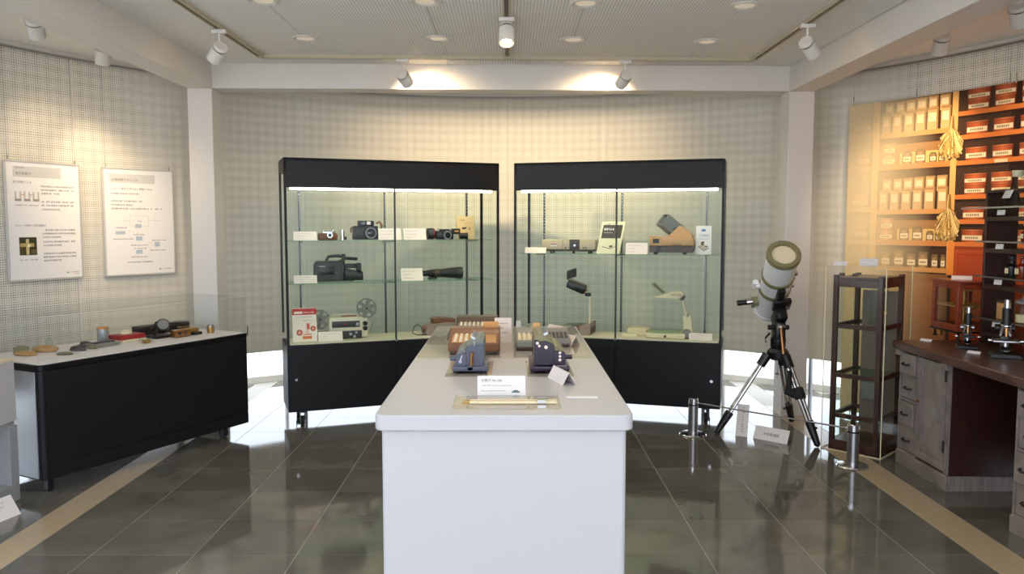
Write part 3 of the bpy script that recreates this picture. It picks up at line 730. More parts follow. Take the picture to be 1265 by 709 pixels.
for (c, d) in (((-.01, -.06, 0), (.15, .006, .10)), ((-.01, .06, 0), (.15, .006, .10)), ((-.01, 0, -.05), (.15, .12, .006)), ((-.01, 0, .05), (.15, .12, .006))): h_.box(c, d, 0, None, M)
ho = h_.build('viewing_hood', 'hood_grey', t)
MB().box((.075, 0, 0), (.03, .135, .115), .004, None, M).build('hood_collar', 'grey_plastic', t)
MB().box((-.03, 0, 0), (.004, .112, .09), 0, None, M).build('screen', 'ivory_paper', ho)
MB().box((.03, -.065, -.01), (.02, .006, .02), 0, None, M).build('latch', 'black_plastic', ho)
MB().box((-.12, -.109, .105), (.05, .006, .035), .002).build('lens_window', 'black_plastic', t)
MB().box((-.10, -.112, .04), (.035, .012, .045), .002).cyl((-.10, -.115, .035), (-.10, -.122, .035), .012).build('lens_mount', 'black_plastic', t)
for x in (.02, .045, .07): MB().box((x, -.1195, .078), (.016, .004, .012)).build('button', 'brown_shell', t)
for (x, y) in ((-.13, -.08), (.1, -.08), (-.13, .08), (.1, .08)): MB().cyl((x, y, 0), (x, y, .016), .010, None, 12).build('foot', 'black_rubber', t)
# overhead projector with a straight post
t = thing('overhead_projector', 'brown overhead projector with black head on a straight post', 'overhead projector', inR(.50, .24, DK), RA)
MB().box((.0, 0, .035), (.24, .24, .07), .008).build('body', 'brown_shell', t)
MB().box((-.01, 0, .073), (.20, .20, .005)).build('glass_plate', 'shelf_glass', t)
MB().prism([(.03, .0), (.12, .0), (.12, .10), (.03, .07)], -.13, .13).build('side_box', 'mauve_plastic', t, .004)
MB().cyl((.105, -.07, .05), (.105, -.07, .36), .012, None, 14).build('post', 'beige_light', t)
MB().box((.09, -.07, .335), (.05, .03, .03), .003).build('post_clamp', 'black_plastic', t)
M = TR(-.005, -.07, .40) @ RY(R_(22))
MB().box((0, 0, 0), (.16, .12, .075), .016, None, M).build('head', 'black_plastic', t)
MB().cyl((.083, 0, .012), (.09, 0, .012), .022, None, 18, M).build('focus_knob', 'beige_plastic', t)
MB().box((.082, -.03, -.02), (.006, .02, .02), 0, None, M).build('red_mark', 'red', t)
m_ = MB().box((-.05, -.07, .505), (.085, .11, .008), .001, RY(R_(-18)) @ RX(R_(35))).build('mirror_arm', 'black_plastic', t)
MB().box((-.052, -.073, .498), (.078, .10, .004), 0, RY(R_(-18)) @ RX(R_(35))).build('mirror', 'mirror', m_)
MB().tube([(-.075, -.07, .43), (-.085, -.05, .46), (-.08, -.04, .49)], .005).build('mirror_bracket', 'chrome', t)
# overhead projector with jointed arm
t = thing('overhead_projector', 'cream folding overhead projector with jointed arm and tilted mirror', 'overhead projector', inR(1.23, .23, DK), RA)
MB().box((0, 0, .022), (.31, .26, .04), .006).build('body', 'cream', t)
MB().box((-.01, -.01, .046), (.24, .22, .008), .002).build('glass_plate', 'shelf_glass', t)
MB().cyl((.0, -.13, .02), (.0, -.142, .02), .010, None, 16).build('knob', 'brown_plastic', t)
MB().cyl((.165, -.1, .045), (.165, .02, .045), .036, None, 24).build('hinge', 'grey_plastic', t)
MB().prism([(.14, .04), (.215, .04), (.195, .19), (.135, .19)], -.09, -.03).build('lower_arm', 'cream', t, .005)
for y in (-.085, -.035): MB().tube([(.165, y, .17), (.125, y, .325)], .012, 10).build('upper_arm', 'beige_light', t)
MB().cyl((.125, -.11, .33), (.125, -.01, .33), .020, None, 22).build('elbow', 'dark_grey', t)
MB().cyl((.168, -.095, .185), (.168, -.025, .185), .011, None, 14).build('pivot', 'grey_plastic', t)
MB().prism([(-.09, .325), (.12, .318), (.14, .35), (.13, .375), (.04, .375), (.0, .358), (-.09, .338)], -.11, -.01).build('head', 'cream', t, .004)
MB().prism([(.03, .345), (.125, .342), (.125, .366), (.045, .366)], -.113, -.11).build('head_panel', 'beige_plastic', t)
m_ = MB().box((-.065, -.06, .40), (.115, .10, .008), .001, RY(R_(40))).build('mirror_flap', 'olive', t)
MB().box((-.068, -.06, .396), (.10, .085, .004), 0, RY(R_(40))).build('mirror', 'mirror', m_)
t = thing('accessory_box', 'flat cream cardboard box beside the jointed arm overhead projector', 'box', inR(.985, .30, DK), RA)
MB().box((0, 0, .025), (.16, .14, .05), .002).build('tray', 'cream', t); MB().box((.01, 0, .053), (.165, .145, .014), .002).build('lid', 'cream', t)
MB().box((-.05, -.10, .008), (.12, .05, .016), .002).build('manual', 'ivory_paper', t)

# ------------------------------------------------------------------ white exhibition table
def rrect(x0, y0, x1, y1, r, n=8):
    pts = []
    for (cx, cy, a0) in ((x1 - r, y0 + r, -PI / 2), (x1 - r, y1 - r, 0), (x0 + r, y1 - r, PI / 2), (x0 + r, y0 + r, PI)):
        for k in range(n + 1):
            a = a0 + PI / 2 * k / n; pts.append((cx + r * math.cos(a), cy + r * math.sin(a)))
    return pts
TH = .86
t = thing('exhibition_table', 'long white table with rounded top standing before the cabinets', 'table', (-.022, 4.148, 0))
MB().slab(rrect(-.475, -1.292, .475, 1.292, .045), TH - .06, TH).build('table_top', 'table_white', t, .006)
MB().slab(rrect(-.452, -1.262, .452, 1.262, .02), 0, TH - .06).build('base', 'table_white', t)
# clear sheet laid over the far half
s = MB().slab(rrect(-.465, -.06, .458, 1.285, .04), TH + .0002, TH + .0055).build('acrylic_sheet', 'acrylic_edge'); s.location = (-.022, 4.148, 0)
tag(s, 'clear glossy sheet covering the far half of the white table', 'sheet')
TS = TH + .0056

# --- hand cranked calculating machines, seen from their ends
def calculator_machine(label, loc, mir, m_body, w=.165, ln=.30):
    t = thing('calculating_machine', label, 'calculating machine', loc, 0, group='hand cranked calculating machines')
    s_ = -1 if mir else 1
    def X(x): return s_ * x
    k = w / .165
    b = MB().box((0, ln / 2, .020), (w, ln, .024), .005).build('base', 'plum_enamel' if mir else m_body, t)
    for x in (-1, 1):
        for y in (.02, ln - .02): MB().cyl((x * (w / 2 - .018), y, 0), (x * (w / 2 - .018), y, .010), .014, None, 14).build('foot', 'black_rubber', b)
    def prof(pts): return [(X(x * k), z * k) for x, z in pts]
    MB().prism(prof([(-.018, .032), (.066, .032), (.066, .137), (.052, .137), (.046, .130), (.03, .130), (.022, .134), (.004, .128), (-.018, .118)]), .012, .026).build('end_plate', m_body, t, .002)
    MB().prism(prof([(-.066, .032), (-.016, .032), (-.016, .09), (-.03, .094), (-.058, .088), (-.066, .08)]), .008, .024).build('side_plate', m_body, t, .002)
    MB().prism(prof([(-.016, .032), (.064, .032), (.064, .15), (.05, .162), (.03, .160), (.012, .145), (-.016, .125)]), .026, ln - .03).build('register_drum', 'hood_grey' if not mir else 'olive', t, .003)
    MB().prism(prof([(-.064, .036), (-.018, .036), (-.018, .112), (-.034, .112), (-.064, .086)]), .024, ln - .02).build('carriage', 'hood_grey' if not mir else 'olive', t, .003)
    MB().prism(prof([(-.016, .032), (.066, .032), (.066, .137), (.0, .13)]), ln - .03, ln - .016).build('end_plate', m_body, t, .002)
    MB().cyl((X(-.066 * k), .03, .065 * k), (X(-.094 * k), .03, .065 * k), .011, None, 16).build('knob', m_body, t)
    q = MB()
    for i in range(9): q.box((X(.02 * k), .05 + i * (ln - .11) / 8, .157 * k), (.03 * k, .006, .012), 0, RY(s_ * .5))
    o = q.build('lever_row', 'steel', t); o['kind'] = 'stuff'
    if not mir:
        MB().tube([(.008, .006, .034), (.008, .002, .075), (.012, .0, .098)], [.007, .006, .007], 12).build('crank', 'bronze', t)
        MB().cyl((.002, .0, .022), (.002, .012, .022), .012, None, 16).build('crank_hub', m_body, t)
        MB().cyl((.022, .006, .128), (.022, .004, .15), .003, None, 8).build('pin', 'chrome', t)
    else:
        for (x, z, r) in ((-.052, .125, .007), (-.044, .113, .006), (-.016, .108, .008), (.042, .085, .006), (.042, .07, .006), (.042, .055, .007)):
            MB().cyl((x * k, .014, z * k), (x * k, .007, z * k), r, None, 16).build('rivet_badge', 'paper_pink', t)
        MB().tube([(.03 * k, .004, .034), (.07 * k, .003, .034)], .003, 8).build('lower_rail', 'steel', t)
    if not mir:
        p = PRN(lambda u, v, l: Vector((u, .0075 - l, v))); p.line((-.046, .055), (-.036, .082), .004, rgb(230, 232, 240)); p.ring(-.044, .053, .003, .007, rgb(215, 205, 240), 10); p.build('emblem', 'print_ink', t)
    return t
calculator_machine('slate blue hand cranked calculating machine on a clear base plate', (-.187, 3.66, TH + .004), False, 'blue_enamel', .164)
calculator_machine('dark plum hand cranked calculating machine with round badges', (.185, 3.66, TH + .004), True, 'plum_enamel', .184, .32)
for (x, l) in ((-.19, 'clear base plate under the slate blue calculating machine'), (.185, 'clear base plate under the dark plum calculating machine')):
    o = box('base_plate', (0, 0, .002), (.215, .42, .0036), 'acrylic_edge'); o.location = (x, 3.79, TH); tag(o, l, 'plate')

# --- desk calculators on the far half
def desk_calculator(label, loc, rz, w, d, h0, h1, shell, top, key, keys, drum=None, span=.72):
    t = thing('desk_calculator', label, 'calculator', loc, rz, group='desk calculators on the table')
    M = RZ(0)
    b = MB(); yz = [(0, .012), (d, .012), (d, h1), (d * .62, h1), (d * .50, h0 + (h1 - h0) * .45), (.0, h0)]
    # side profile pulled along x
    b.prism([(y, z) for y, z in yz], -w / 2, w / 2, Matrix(((0, 1, 0, 0), (1, 0, 0, 0), (0, 0, 1, 0), (0, 0, 0, 1)))).build('body', shell, t, .008)
    MB().box((0, d / 2, .008), (w * .94, d * .94, .016), .003).build('bottom', 'brown_plastic', t)
    sl = math.atan2((h1 - h0) * .45, d * .5)
    MB().box((0, d * .25, h0 + (h1 - h0) * .225 + .002), (w * .86, d * .44, .004), .001, RX(sl)).build('keyboard_panel', top, t)
    q = None
    for i in range(keys[0]):
        for j in range(keys[1]):
            x = -w * .36 + w * span * i / max(1, keys[0] - 1); y = d * .07 + d * .36 * j / max(1, keys[1] - 1)
            if q is None:
                k = MB().box((0, 0, 0), (w * span / keys[0] * .72, d * .36 / keys[1] * .7, .012), .002).build('key', key, t); q = k.data
            else: k = bpy.data.objects.new('key', q); COL.objects.link(k); k.parent = t
            k.location = (x, y, h0 + (h1 - h0) * .45 * y / (d * .5) + .007)
    MB().box((-w * .05, d * .615, h1 - (h1 - h0) * .25), (w * .7, .006, (h1 - h0) * .35), .001, RX(-.25)).build('display', 'lens_glass', t)
    if drum: MB().cyl((w * .16, d * .78, h1 + .006), (w * .46, d * .78, h1 + .006), .026, None, 20).build('paper_roll', drum, t)
    return t
desk_calculator('brown and mauve printing calculator with orange roll cover', (-.193, 4.20, TS), 0, .275, .30, .058, .115, 'brown_shell', 'tan_plastic', 'ivory', (5, 4), 'orange', .42)
desk_calculator('dark brown wide calculator behind the brown printing calculator', (-.20, 4.62, TS), 0, .25, .30, .07, .13, 'brown_plastic', 'grey_plastic', 'ivory', (6, 4), None, .5)
desk_calculator('beige and grey calculator with a tan roll cover', (.105, 4.34, TS), .0, .145, .26, .05, .095, 'grey_plastic', 'beige_plastic', 'ivory', (5, 4), 'tan_plastic')
desk_calculator('grey calculator with rows of dark keys beside a folded card', (.262, 4.47, TS), 0, .16, .26, .042, .075, 'grey_plastic', 'grey_plastic', 'brown_plastic', (6, 4))
desk_calculator('small dark maroon pocket calculator near the table end', (.225, 4.92, TS), 0, .15, .12, .022, .035, 'mauve_plastic', 'plum_enamel', 'ivory', (6, 3))

# --- captions, slide rule
card('white caption card titled calculation slide rule with fan emblem', (-.035, 3.205, TH), 0, .196, .078, .30, lines=2, head='計算尺 No.260', logo=True)
card('tall cream caption card standing at the far end of the white table', (-.04, 4.62, TS), 0, .10, .145, .12, m='paper_pink', lines=4)
card('white card standing behind the clear sheet edge near the grey calculator', (.055, 5.18, TS), 0, .03, .06, .1, lines=1)
def tent(label, loc, rz, ln=.11, h=.05, m='paper_pink'):
    t = thing('tent_card', label, 'card', loc, rz)
    MB().prism([(-h * .55, 0), (-h * .53, 0), (.001, h), (-.001, h)], 0, ln).build('front_leaf', m, t)
    MB().prism([(h * .55, 0), (h * .53, 0), (.001, h), (-.001, h)], 0, ln).build('back_leaf', m, t)
    p = PRN(lambda u, v, l: Vector((h * .55 - h * .55 * v / h + l * .9, u, v + l * .5))); p.words(ln * .15, ln * .85, h * .5, .006, INK, 3); p.build('printed_text', 'print_ink', t)
tent('white folded card in front of the dark plum calculating machine', (.255, 3.40, TH), .28, .20, .055, 'paper')
tent('cream folded card beside the dark brown wide calculator', (-.36, 4.80, TS), -.45, .16, .07)
tent('cream folded card beside the grey calculator with dark keys', (.375, 4.50, TS), .45, .18, .055)
tent('cream folded card beside the small maroon pocket calculator', (.33, 4.98, TS), .5, .16, .05)
o = box('caption_strip', (0, 0, .0025), (.125, .022, .005), 'paper'); o.location = (.289, 3.156, TH); tag(o, 'thin white caption strip lying flat beside the slide rule tray', 'strip')
t = thing('slide_rule_tray', 'clear tray holding the slide rule on the white table', 'tray', (-.012, 3.06, TH))
MB().box((0, 0, .002), (.41, .225, .0036)).build('plate', 'acrylic_edge', t)
for (c, d) in (((0, -.111, .008), (.41, .003, .012)), ((0, .111, .008), (.41, .003, .012)), ((-.2035, 0, .008), (.003, .225, .012)), ((.2035, 0, .008), (.003, .225, .012))): box('rim', c, d, 'acrylic', t)
t = thing('slide_rule', 'ivory slide rule with cursor lying in the clear tray', 'slide rule', (.012, 3.045, TH + .0042))
MB().box((0, .014, .005), (.335, .013, .010), .001).build('upper_stock', 'ivory', t); MB().box((0, -.014, .005), (.335, .013, .010), .001).build('lower_stock', 'ivory', t)
MB().box((-.03, 0, .0045), (.335, .014, .007)).build('slide', 'gold', t)
c_ = MB().box((.11, 0, .0125), (.032, .05, .003)).build('cursor', 'clear_glass', t); MB().box((.11, .025, .009), (.032, .003, .012)).box((.11, -.025, .009), (.032, .003, .012)).build('cursor_bar', 'chrome', c_)
for i in range(2): MB().cyl((.13 - .3 * i, .04, .0), (.13 - .3 * i, .04, .01), .006, None, 14).build('stud', 'chrome', t)

# ------------------------------------------------------------------ low black display case with clear cover
CA = R_(62.37); CO = Vector((-2.661, 4.457, 0)); CL, CDP, CZB, CZT = 1.567, .64, .09, .757
t = thing('low_display_case', 'long low black display case with clear cover by the posters', 'display case', CO, CA)
MB().slab(rrect(0, 0, CL, CDP, .03), CZB, CZT - .035).build('body', 'black_laminate', t)
MB().slab(rrect(-.004, -.004, CL + .004, CDP + .004, .034), CZT - .034, CZT).build('rim', 'black_frame', t, .004)
for (a, b) in ((.035, .79), (.795, CL - .02)): box('front_panel', ((a + b) / 2, -.003, (CZB + .09 + CZT - .04) / 2), (b - a, .006, CZT - .04 - CZB - .09), 'black_laminate', t, .001)
box('plinth_panel', (CL / 2 + .01, -.003, CZB + .042), (CL - .06, .006, .076), 'black_laminate', t, .001)
box('end_panel', (-.003, CDP / 2, (CZB + CZT) / 2 - .015), (.006, CDP - .07, CZT - CZB - .05), 'silver_and_sheen', t, .001)  # silver colour paints a glossy reflection onto the black case end
MB().slab(rrect(.012, .012, CL - .012, CDP - .012, .02), CZT, CZT + .004).build('deck', 'paper', t)
CH = .27
for (c, d) in (((CL / 2, .012, CZT + CH / 2), (CL - .02, .005, CH)), ((CL / 2, CDP - .012, CZT + CH / 2), (CL - .02, .005, CH)), ((.012, CDP / 2, CZT + CH / 2), (.005, CDP - .03, CH)), ((CL - .012, CDP / 2, CZT + CH / 2), (.005, CDP - .03, CH)), ((CL / 2, CDP / 2, CZT + CH), (CL - .02, CDP - .02, .005))):
    box('cover_pane', c, d, 'acrylic', t)
for (a, b) in (((.012, .0095), (CL - .012, .0095)), ((.012, CDP - .01), (CL - .012, CDP - .01))):
    MB().cyl((a[0], a[1], CZT + CH + .002), (b[0], b[1], CZT + CH + .002), .0022, None, 6).build('cover_edge', 'paper', t)
MB().cyl((CL + .001, .004, CZT - .02), (CL + .001, .004, CZT + .05), .004, None, 8).build('latch', 'black_plastic', t)
for x in (.09, CL - .16):
    for y in (.09, CDP - .09): caster(t, x, y, CZB)
CT = CZT + .0042
def onC(u, v, z=CT): q = Matrix.Rotation(CA, 3, 'Z') @ Vector((u, v, 0)) + CO; return (q.x, q.y, z)
def rock(label, u, v, r, sc, m, seed, nm='mineral_sample', cat='mineral'):
    rd = random.Random(seed); q = MB(); bmesh.ops.create_icosphere(q.bm, subdivisions=2, radius=r)
    for vtx in q.bm.verts:
        vtx.co *= rd.uniform(.82, 1.1); vtx.co = Vector((vtx.co.x * sc[0], vtx.co.y * sc[1], max(-.55 * r * sc[2], vtx.co.z * sc[2])))
    o = q.build(nm, m, None, 0, False); o.location = Vector(onC(u, v)) + Vector((0, 0, .55 * r * sc[2])); tag(o, label, cat)
rock('greenish grey mineral lump by the near cover corner', .24, .56, .045, (1.1, .9, .6), 'stone_green', 1)
rock('tan mineral block lying behind the caption tags', .17, .40, .05, (1.5, .7, .4), 'stone_tan', 2)
rock('larger tan mineral slab beside the clear crystal', .32, .44, .055, (1.5, .8, .5), 'stone_tan', 3)
rock('dark flat mineral chip nearest the front edge', .30, .22, .035, (1.4, .9, .35), 'stone_green', 4)
rock('dark brown mineral chip with light base', .44, .30, .042, (1.3, .9, .5), 'stone_dark', 5)
rock('small dark mineral chip behind the brown one', .55, .42, .03, (1.2, .9, .45), 'stone_dark', 6)
rock('small black mineral chip beside the flat dark strip', .64, .52, .03, (1.3, .9, .45), 'stone_dark', 7)
rock('grey green mineral chip beside the brown chip', .53, .29, .028, (1.3, .9, .5), 'stone_green', 8)
o = MB().lathe([(0, 0), (.022, 0), (.026, .02), (.02, .05), (.008, .066), (0, .07)], 7).build('quartz_crystal', 'clear_glass', None, 0, False); o.location = onC(.42, .56); tag(o, 'clear upright quartz crystal on the display case', 'crystal')
t = thing('sample_strip', 'flat tray with a dark maroon strip on the display case', 'tray', onC(.64, .34), CA)
MB().box((0, 0, .012), (.17, .11, .022), .003).build('tray', 'grey_plastic', t); MB().box((0, .01, .026), (.15, .06, .008), .002).build('strip', 'plum_enamel', t)
t = thing('sample_jar', 'silver cylinder with orange lid on the display case', 'jar', onC(.72, .45))
MB().lathe([(0, 0), (.034, 0), (.036, .004), (.036, .095), (0, .095)], 26).build('can', 'silver_and_sheen', t); MB().lathe([(0, .095), (.037, .095), (.037, .108), (.03, .112), (0, .112)], 26).build('lid', 'orange', t)
t = thing('instrument_box', 'red instrument box with open cream lining on the display case', 'box', onC(.88, .42), CA)
MB().box((0, 0, .03), (.19, .13, .03), .003).build('case_shell', 'red', t); MB().box((0, -.01, .008), (.18, .14, .014), .002).build('base_tray', 'ivory', t); MB().sph((0, .01, .05), .035, (1.2, 1, .7)).build('cushion', 'cream', t)
t = thing('crystal_oscillator', 'small gold clear box before the red instrument box', 'box', onC(.86, .20), CA)
MB().box((0, 0, .018), (.08, .06, .034), .003).build('clear_box', 'clear_glass', t); MB().box((0, 0, .012), (.05, .03, .02), .003).build('element', 'gold', t)
t = thing('desk_instrument', 'black tilted dial instrument on curved stand in the display case', 'instrument', onC(1.08, .34), CA)
MB().box((0, 0, .010), (.15, .11, .02), .006).build('base', 'black_plastic', t)
MB().tube([(-.04, .0, .02), (-.06, 0, .07), (-.02, 0, .11)], .012).build('arm', 'black_plastic', t)
d_ = MB().cyl((.02, .0, .075), (.0, -.035, .095), .048, .044, 26).build('dial_case', 'black_plastic', t); MB().cyl((.0005, -.0345, .0945), (-.001, -.037, .096), .036, None, 26).build('dial_face', 'grey_plastic', d_)
t = thing('long_case', 'long flat black instrument case on the display case', 'case', onC(1.20, .54), CA)
MB().box((0, 0, .03), (.34, .07, .05), .006).build('lower_shell', 'black_plastic', t); MB().box((0, 0, .062), (.34, .07, .014), .004).build('lid', 'dark_grey', t)
t = thing('bronze_block', 'bronze machined block with holes on the display case', 'instrument', onC(1.17, .24), CA)
MB().box((0, 0, .028), (.13, .06, .05), .004).build('block', 'bronze', t); MB().cyl((.02, -.031, .03), (.02, -.025, .03), .012).cyl((-.03, -.031, .03), (-.03, -.025, .03), .010).build('bore', 'dark_grey', t)
t = thing('gold_block', 'small gold and black meter beside the bronze block', 'instrument', onC(1.30, .28), CA)
MB().box((0, 0, .025), (.08, .06, .046), .004).build('block', 'gold', t); MB().box((0, -.05, .012), (.07, .04, .02), .003).build('meter', 'black_plastic', t)
t = thing('round_case', 'round black case with brass band on the display case', 'case', onC(1.42, .54), CA)
MB().lathe([(0, 0), (.06, 0), (.065, .006), (.065, .03), (0, .03)], 28).build('bottom', 'black_plastic', t); MB().lathe([(0, .034), (.066, .034), (.066, .056), (.058, .066), (0, .068)], 28).build('lid', 'black_plastic', t); MB().lathe([(.064, .029), (.067, .029), (.067, .035), (.064, .035)], 28, closed=True).build('brass_band', 'gold', t)
t = thing('glass_vial', 'short clear vial with gold cap by the far cover end', 'vial', onC(1.42, .22))
MB().lathe([(0, 0), (.026, 0), (.026, .045), (0, .045)], 20).build('vial', 'gold', t); MB().lathe([(0, .045), (.022, .045), (.022, .06), (0, .06)], 20).build('cap', 'steel', t)
rock('small brown pebble near the far cover end', 1.49, .30, .018, (1.1, .9, .9), 'stone_tan', 11)
for (u, v, l) in ((.13, .13, 'white paper tag beside the tan mineral block'), (.30, .08, 'white paper tag in front of the dark flat chip'), (1.0, .13, 'white paper tag in front of the dial instrument'), (1.25, .10, 'white paper tag in front of the bronze block')):
    t = thing('paper_tag', l, 'card', onC(u, v), CA); MB().box((0, 0, .001), (.14, .045, .002)).build('sheet', 'paper', t)
    p = PRN(lambda a, b, lf: Vector((a, b, .002 + lf))); p.words(-.05, .05, 0, .008, INK, 4); p.build('printed_text', 'print_ink', t)

# ------------------------------------------------------------------ white plinth at the room's left
t = thing('white_plinth', 'white display plinth on a grey open base beside the black case', 'plinth', (-3.08, 3.97, 0))
box('body', (0, 0, .625), (.60, .92, .34), 'table_white', t, .004); box('top', (0, 0, .80), (.60, .92, .012), 'cream', t, .002)
box('shadow_rail', (0, 0, .44), (.58, .90, .03), 'grey_paint', t)
for x in (-1, 1):
    for y in (-1, 1): box('leg', (x * .265, y * .425, .265), (.07, .07, .33), 'grey_paint', t, .002)
box('base', (0, 0, .05), (.60, .92, .10), 'grey_paint', t, .003); box('inner_panel', (-.05, 0, .265), (.02, .80, .33), 'paper', t)
t = thing('valve_knob', 'small red knob with black base on the white plinth', 'knob', (-2.90, 4.34, .806))
MB().lathe([(0, 0), (.03, 0), (.03, .012), (.02, .018), (0, .018)], 20).build('base', 'black_plastic', t); MB().sph((0, 0, .035), .026, (1, 1, .85), 18).build('cap', 'faucet_red', t)
t = card('white notice card leaning at the foot of the white plinth', (-2.66, 4.10, 0), R_(75), .20, .12, .6, lines=4, name='notice_card')

# ------------------------------------------------------------------ hanging posters
def poster(label, p0, p1, z0, z1, draw):
    a = Vector((*p0, 0)); b = Vector((*p1, 0)); d = b - a; W = d.length; H = z1 - z0; rz = math.atan2(d.y, d.x)
    t = thing('poster', label, 'poster', (a.x, a.y, z0), rz, group='hanging posters')
    box('panel', (W / 2, .006, H / 2), (W, .010, H), 'poster_paper', t)
    for (c, s_) in (((W / 2, .004, .005), (W, .016, .012)), ((W / 2, .004, H - .005), (W, .016, .012)), ((.005, .004, H / 2), (.012, .016, H)), ((W - .005, .004, H / 2), (.012, .016, H))): box('frame_bar', c, s_, 'poster_frame', t, .001)
    for x in (.03, W - .03):
        MB().tube([(x, .012, H - .01), (x, .0, H + .02), (x, .004, H + .05)], .004, 8).build('hook', 'chrome', t)
        MB().cyl((x, .004, H + .05), (x, .02, CEIL - .04 - z0), .0012, None, 6).build('hanging_wire', 'steel', t)
    p = PRN(lambda u, v, l: Vector((u * W, .001 - l, v * H))); p.W = W; p.H = H
    class Q:  # drawing in metres on the sheet
        pass
    p.f = lambda u, v, l: Vector((u, .001 - l, v)); draw(p, W, H); p.build('printed_sheet', 'print_ink', t)
    return t
GR = rgb(214, 212, 208); TX_ = rgb(128, 122, 132)
def dA(p, W, H):
    p.rect(W * .11, H * .865, W * .74, H * .955, GR); p.words(W * .14, W * .28, H * .935, .010, TX_, 1); p.text('音叉振動子', W * .14, H * .885, .0225, rgb(110, 106, 116))
    p.text('音叉振動子とは', W * .10, H * .815, .019, rgb(120, 112, 124))
    k = 0
    for v in (.785, .755, .725, .655, .625, .59, .415, .385, .355, .315, .285, .215, .185, .155): k += 1; p.words(W * .46, W * (.91 if v not in (.725, .59, .355, .285, .155) else .72), H * v, .014, TX_, k, .25)
    for i in range(3):
        u = W * (.12 + .115 * i); g = rgb(206, 196, 184)
        for du in (0, .034): p.rect(u + du, H * .67, u + du + .012, H * .745, g)
        p.rect(u, H * .665, u + .046, H * .685, rgb(170, 158, 148))
    for i in range(2): p.rect(W * (.205 + .115 * i), H * .715, W * (.205 + .115 * i) + .018, H * .722, rgb(222, 150, 90))
    p.words(W * .12, W * .42, H * .625, .010, TX_, 31); p.text('クォーツ時計と音叉振動子', W * .11, H * .455, .0185, rgb(120, 112, 124))
    p.rect(W * .15, H * .215, W * .375, H * .365, rgb(64, 62, 40)); p.rect(W * .15, H * .215, W * .2, H * .30, rgb(92, 76, 40)); p.rect(W * .3, H * .225, W * .375, H * .26, rgb(110, 96, 60))
    p.rect(W * .235, H * .22, W * .275, H * .35, rgb(206, 190, 140)); p.rect(W * .16, H * .285, W * .34, H * .315, rgb(190, 166, 104)); p.disc(W * .27, H * .295, .012, rgb(240, 232, 196))
    p.words(W * .15, W * .38, H * .17, .010, TX_, 37)
    p.poly([(W * .76, H * .048), (W * .80, H * .048), (W * .78, H * .062)], rgb(120, 150, 110)); p.words(W * .82, W * .95, H * .05, .008, TX_, 41); p.words(W * .88, W * .95, H * .035, .006, TX_, 43)
def dB(p, W, H):
    p.rect(W * .10, H * .862, W * .73, H * .945, GR); p.text('水晶振動子のしくみ', W * .13, H * .882, .0225, rgb(110, 106, 116))
    p.text('どうして電気が流れると振動するの?', W * .10, H * .80, .0205, rgb(120, 112, 124)); p.words(W * .11, W * .5, H * .755, .013, TX_, 3)
    for i, (v, e) in enumerate(((.685, .54), (.65, .42), (.615, .82))): p.words(W * .11, W * e, H * v, .014, TX_, 5 + i, .25)
    g = rgb(200, 198, 196)
    for (a, b) in (((.36, .56), (.62, .56)), ((.62, .56), (.62, .46)), ((.36, .56), (.36, .46)), ((.36, .46), (.62, .46)), ((.25, .515), (.36, .515)), ((.62, .515), (.82, .515)), ((.72, .55), (.72, .47))): p.line((W * a[0], H * a[1]), (W * b[0], H * b[1]), .002, g)
    bl = rgb(186, 200, 210)
    for (u, v, w_, h_) in ((.43, .445, .085, .035), (.155, .385, .13, .03), (.435, .325, .09, .04), (.70, .265, .075, .045), (.43, .20, .09, .038)): p.rect(W * u, H * v, W * (u + w_), H * (v + h_), bl)
    p.words(W * .47, W * .52, H * .50, .012, TX_, 20)
    for i, (u0, u1, v) in enumerate(((.15, .32, .44), (.12, .40, .335), (.40, .57, .375), (.66, .87, .32), (.36, .60, .275), (.40, .58, .245), (.62, .86, .225), (.36, .6, .165))): p.words(W * u0, W * u1, H * v, .010, TX_, 21 + i)
    for (u, v) in ((.34, .42), (.33, .37), (.62, .31), (.62, .25), (.8, .24)): p.line((W * u, H * v), (W * (u + .03), H * (v - .015)), .003, rgb(222, 198, 180))
    p.words(W * .31, W * .68, H * .115, .013, TX_, 33)
    p.poly([(W * .75, H * .045), (W * .79, H * .045), (W * .77, H * .06)], rgb(120, 150, 110)); p.words(W * .81, W * .95, H * .045, .008, TX_, 41)
poster('white hanging poster about tuning fork resonators with gold cross photo', (-3.436, 5.465), (-3.188, 5.955), 1.16, 1.995, dA)
poster('white hanging poster about quartz resonators with pale blue flow diagram', (-3.094, 6.100), (-2.744, 6.543), 1.157, 1.99, dB)

# ------------------------------------------------------------------ shelf mural (flat print on curved board)
RM = RW - .04
def onW(deg, z, lift): q = rim(deg, RM - .006 - lift); return Vector((q.x, q.y, z))
mural = thing('shelf_mural', 'large curved photo print of pharmacy shelves with tins and jars', 'mural', rim(60, RM), 0)
inv = TR(*rim(60, RM)).inverted()
M0, M1, MS, MZ0, MZ1 = 49.06, 84.0, 68.44, .04, 2.50
for (a, b) in ((M0, MS - .03), (MS + .03, M1)):
    o = arc(MB(), a, b, RM - .006, RM + .006, MZ0, MZ1, 80).build('board', 'cream', mural); o.matrix_parent_inverse = inv
CRM = rgb(230, 206, 162)
def fade(u, c):
    k = max(0., min(1., (60.0 - u) / 8.5)) * .9
    return tuple(c[i] * (1 - k) + CRM[i] * k for i in range(3))
p = PRN(lambda u, v, l: inv @ onW(u, v, l), 1e-5, .25)
def R4(u0, v0, u1, v1, col, n=None, grad=None): p.rect(u0, v0, u1, v1, col, n or max(1, int((u1 - u0) / 1.2)), fade, grad)
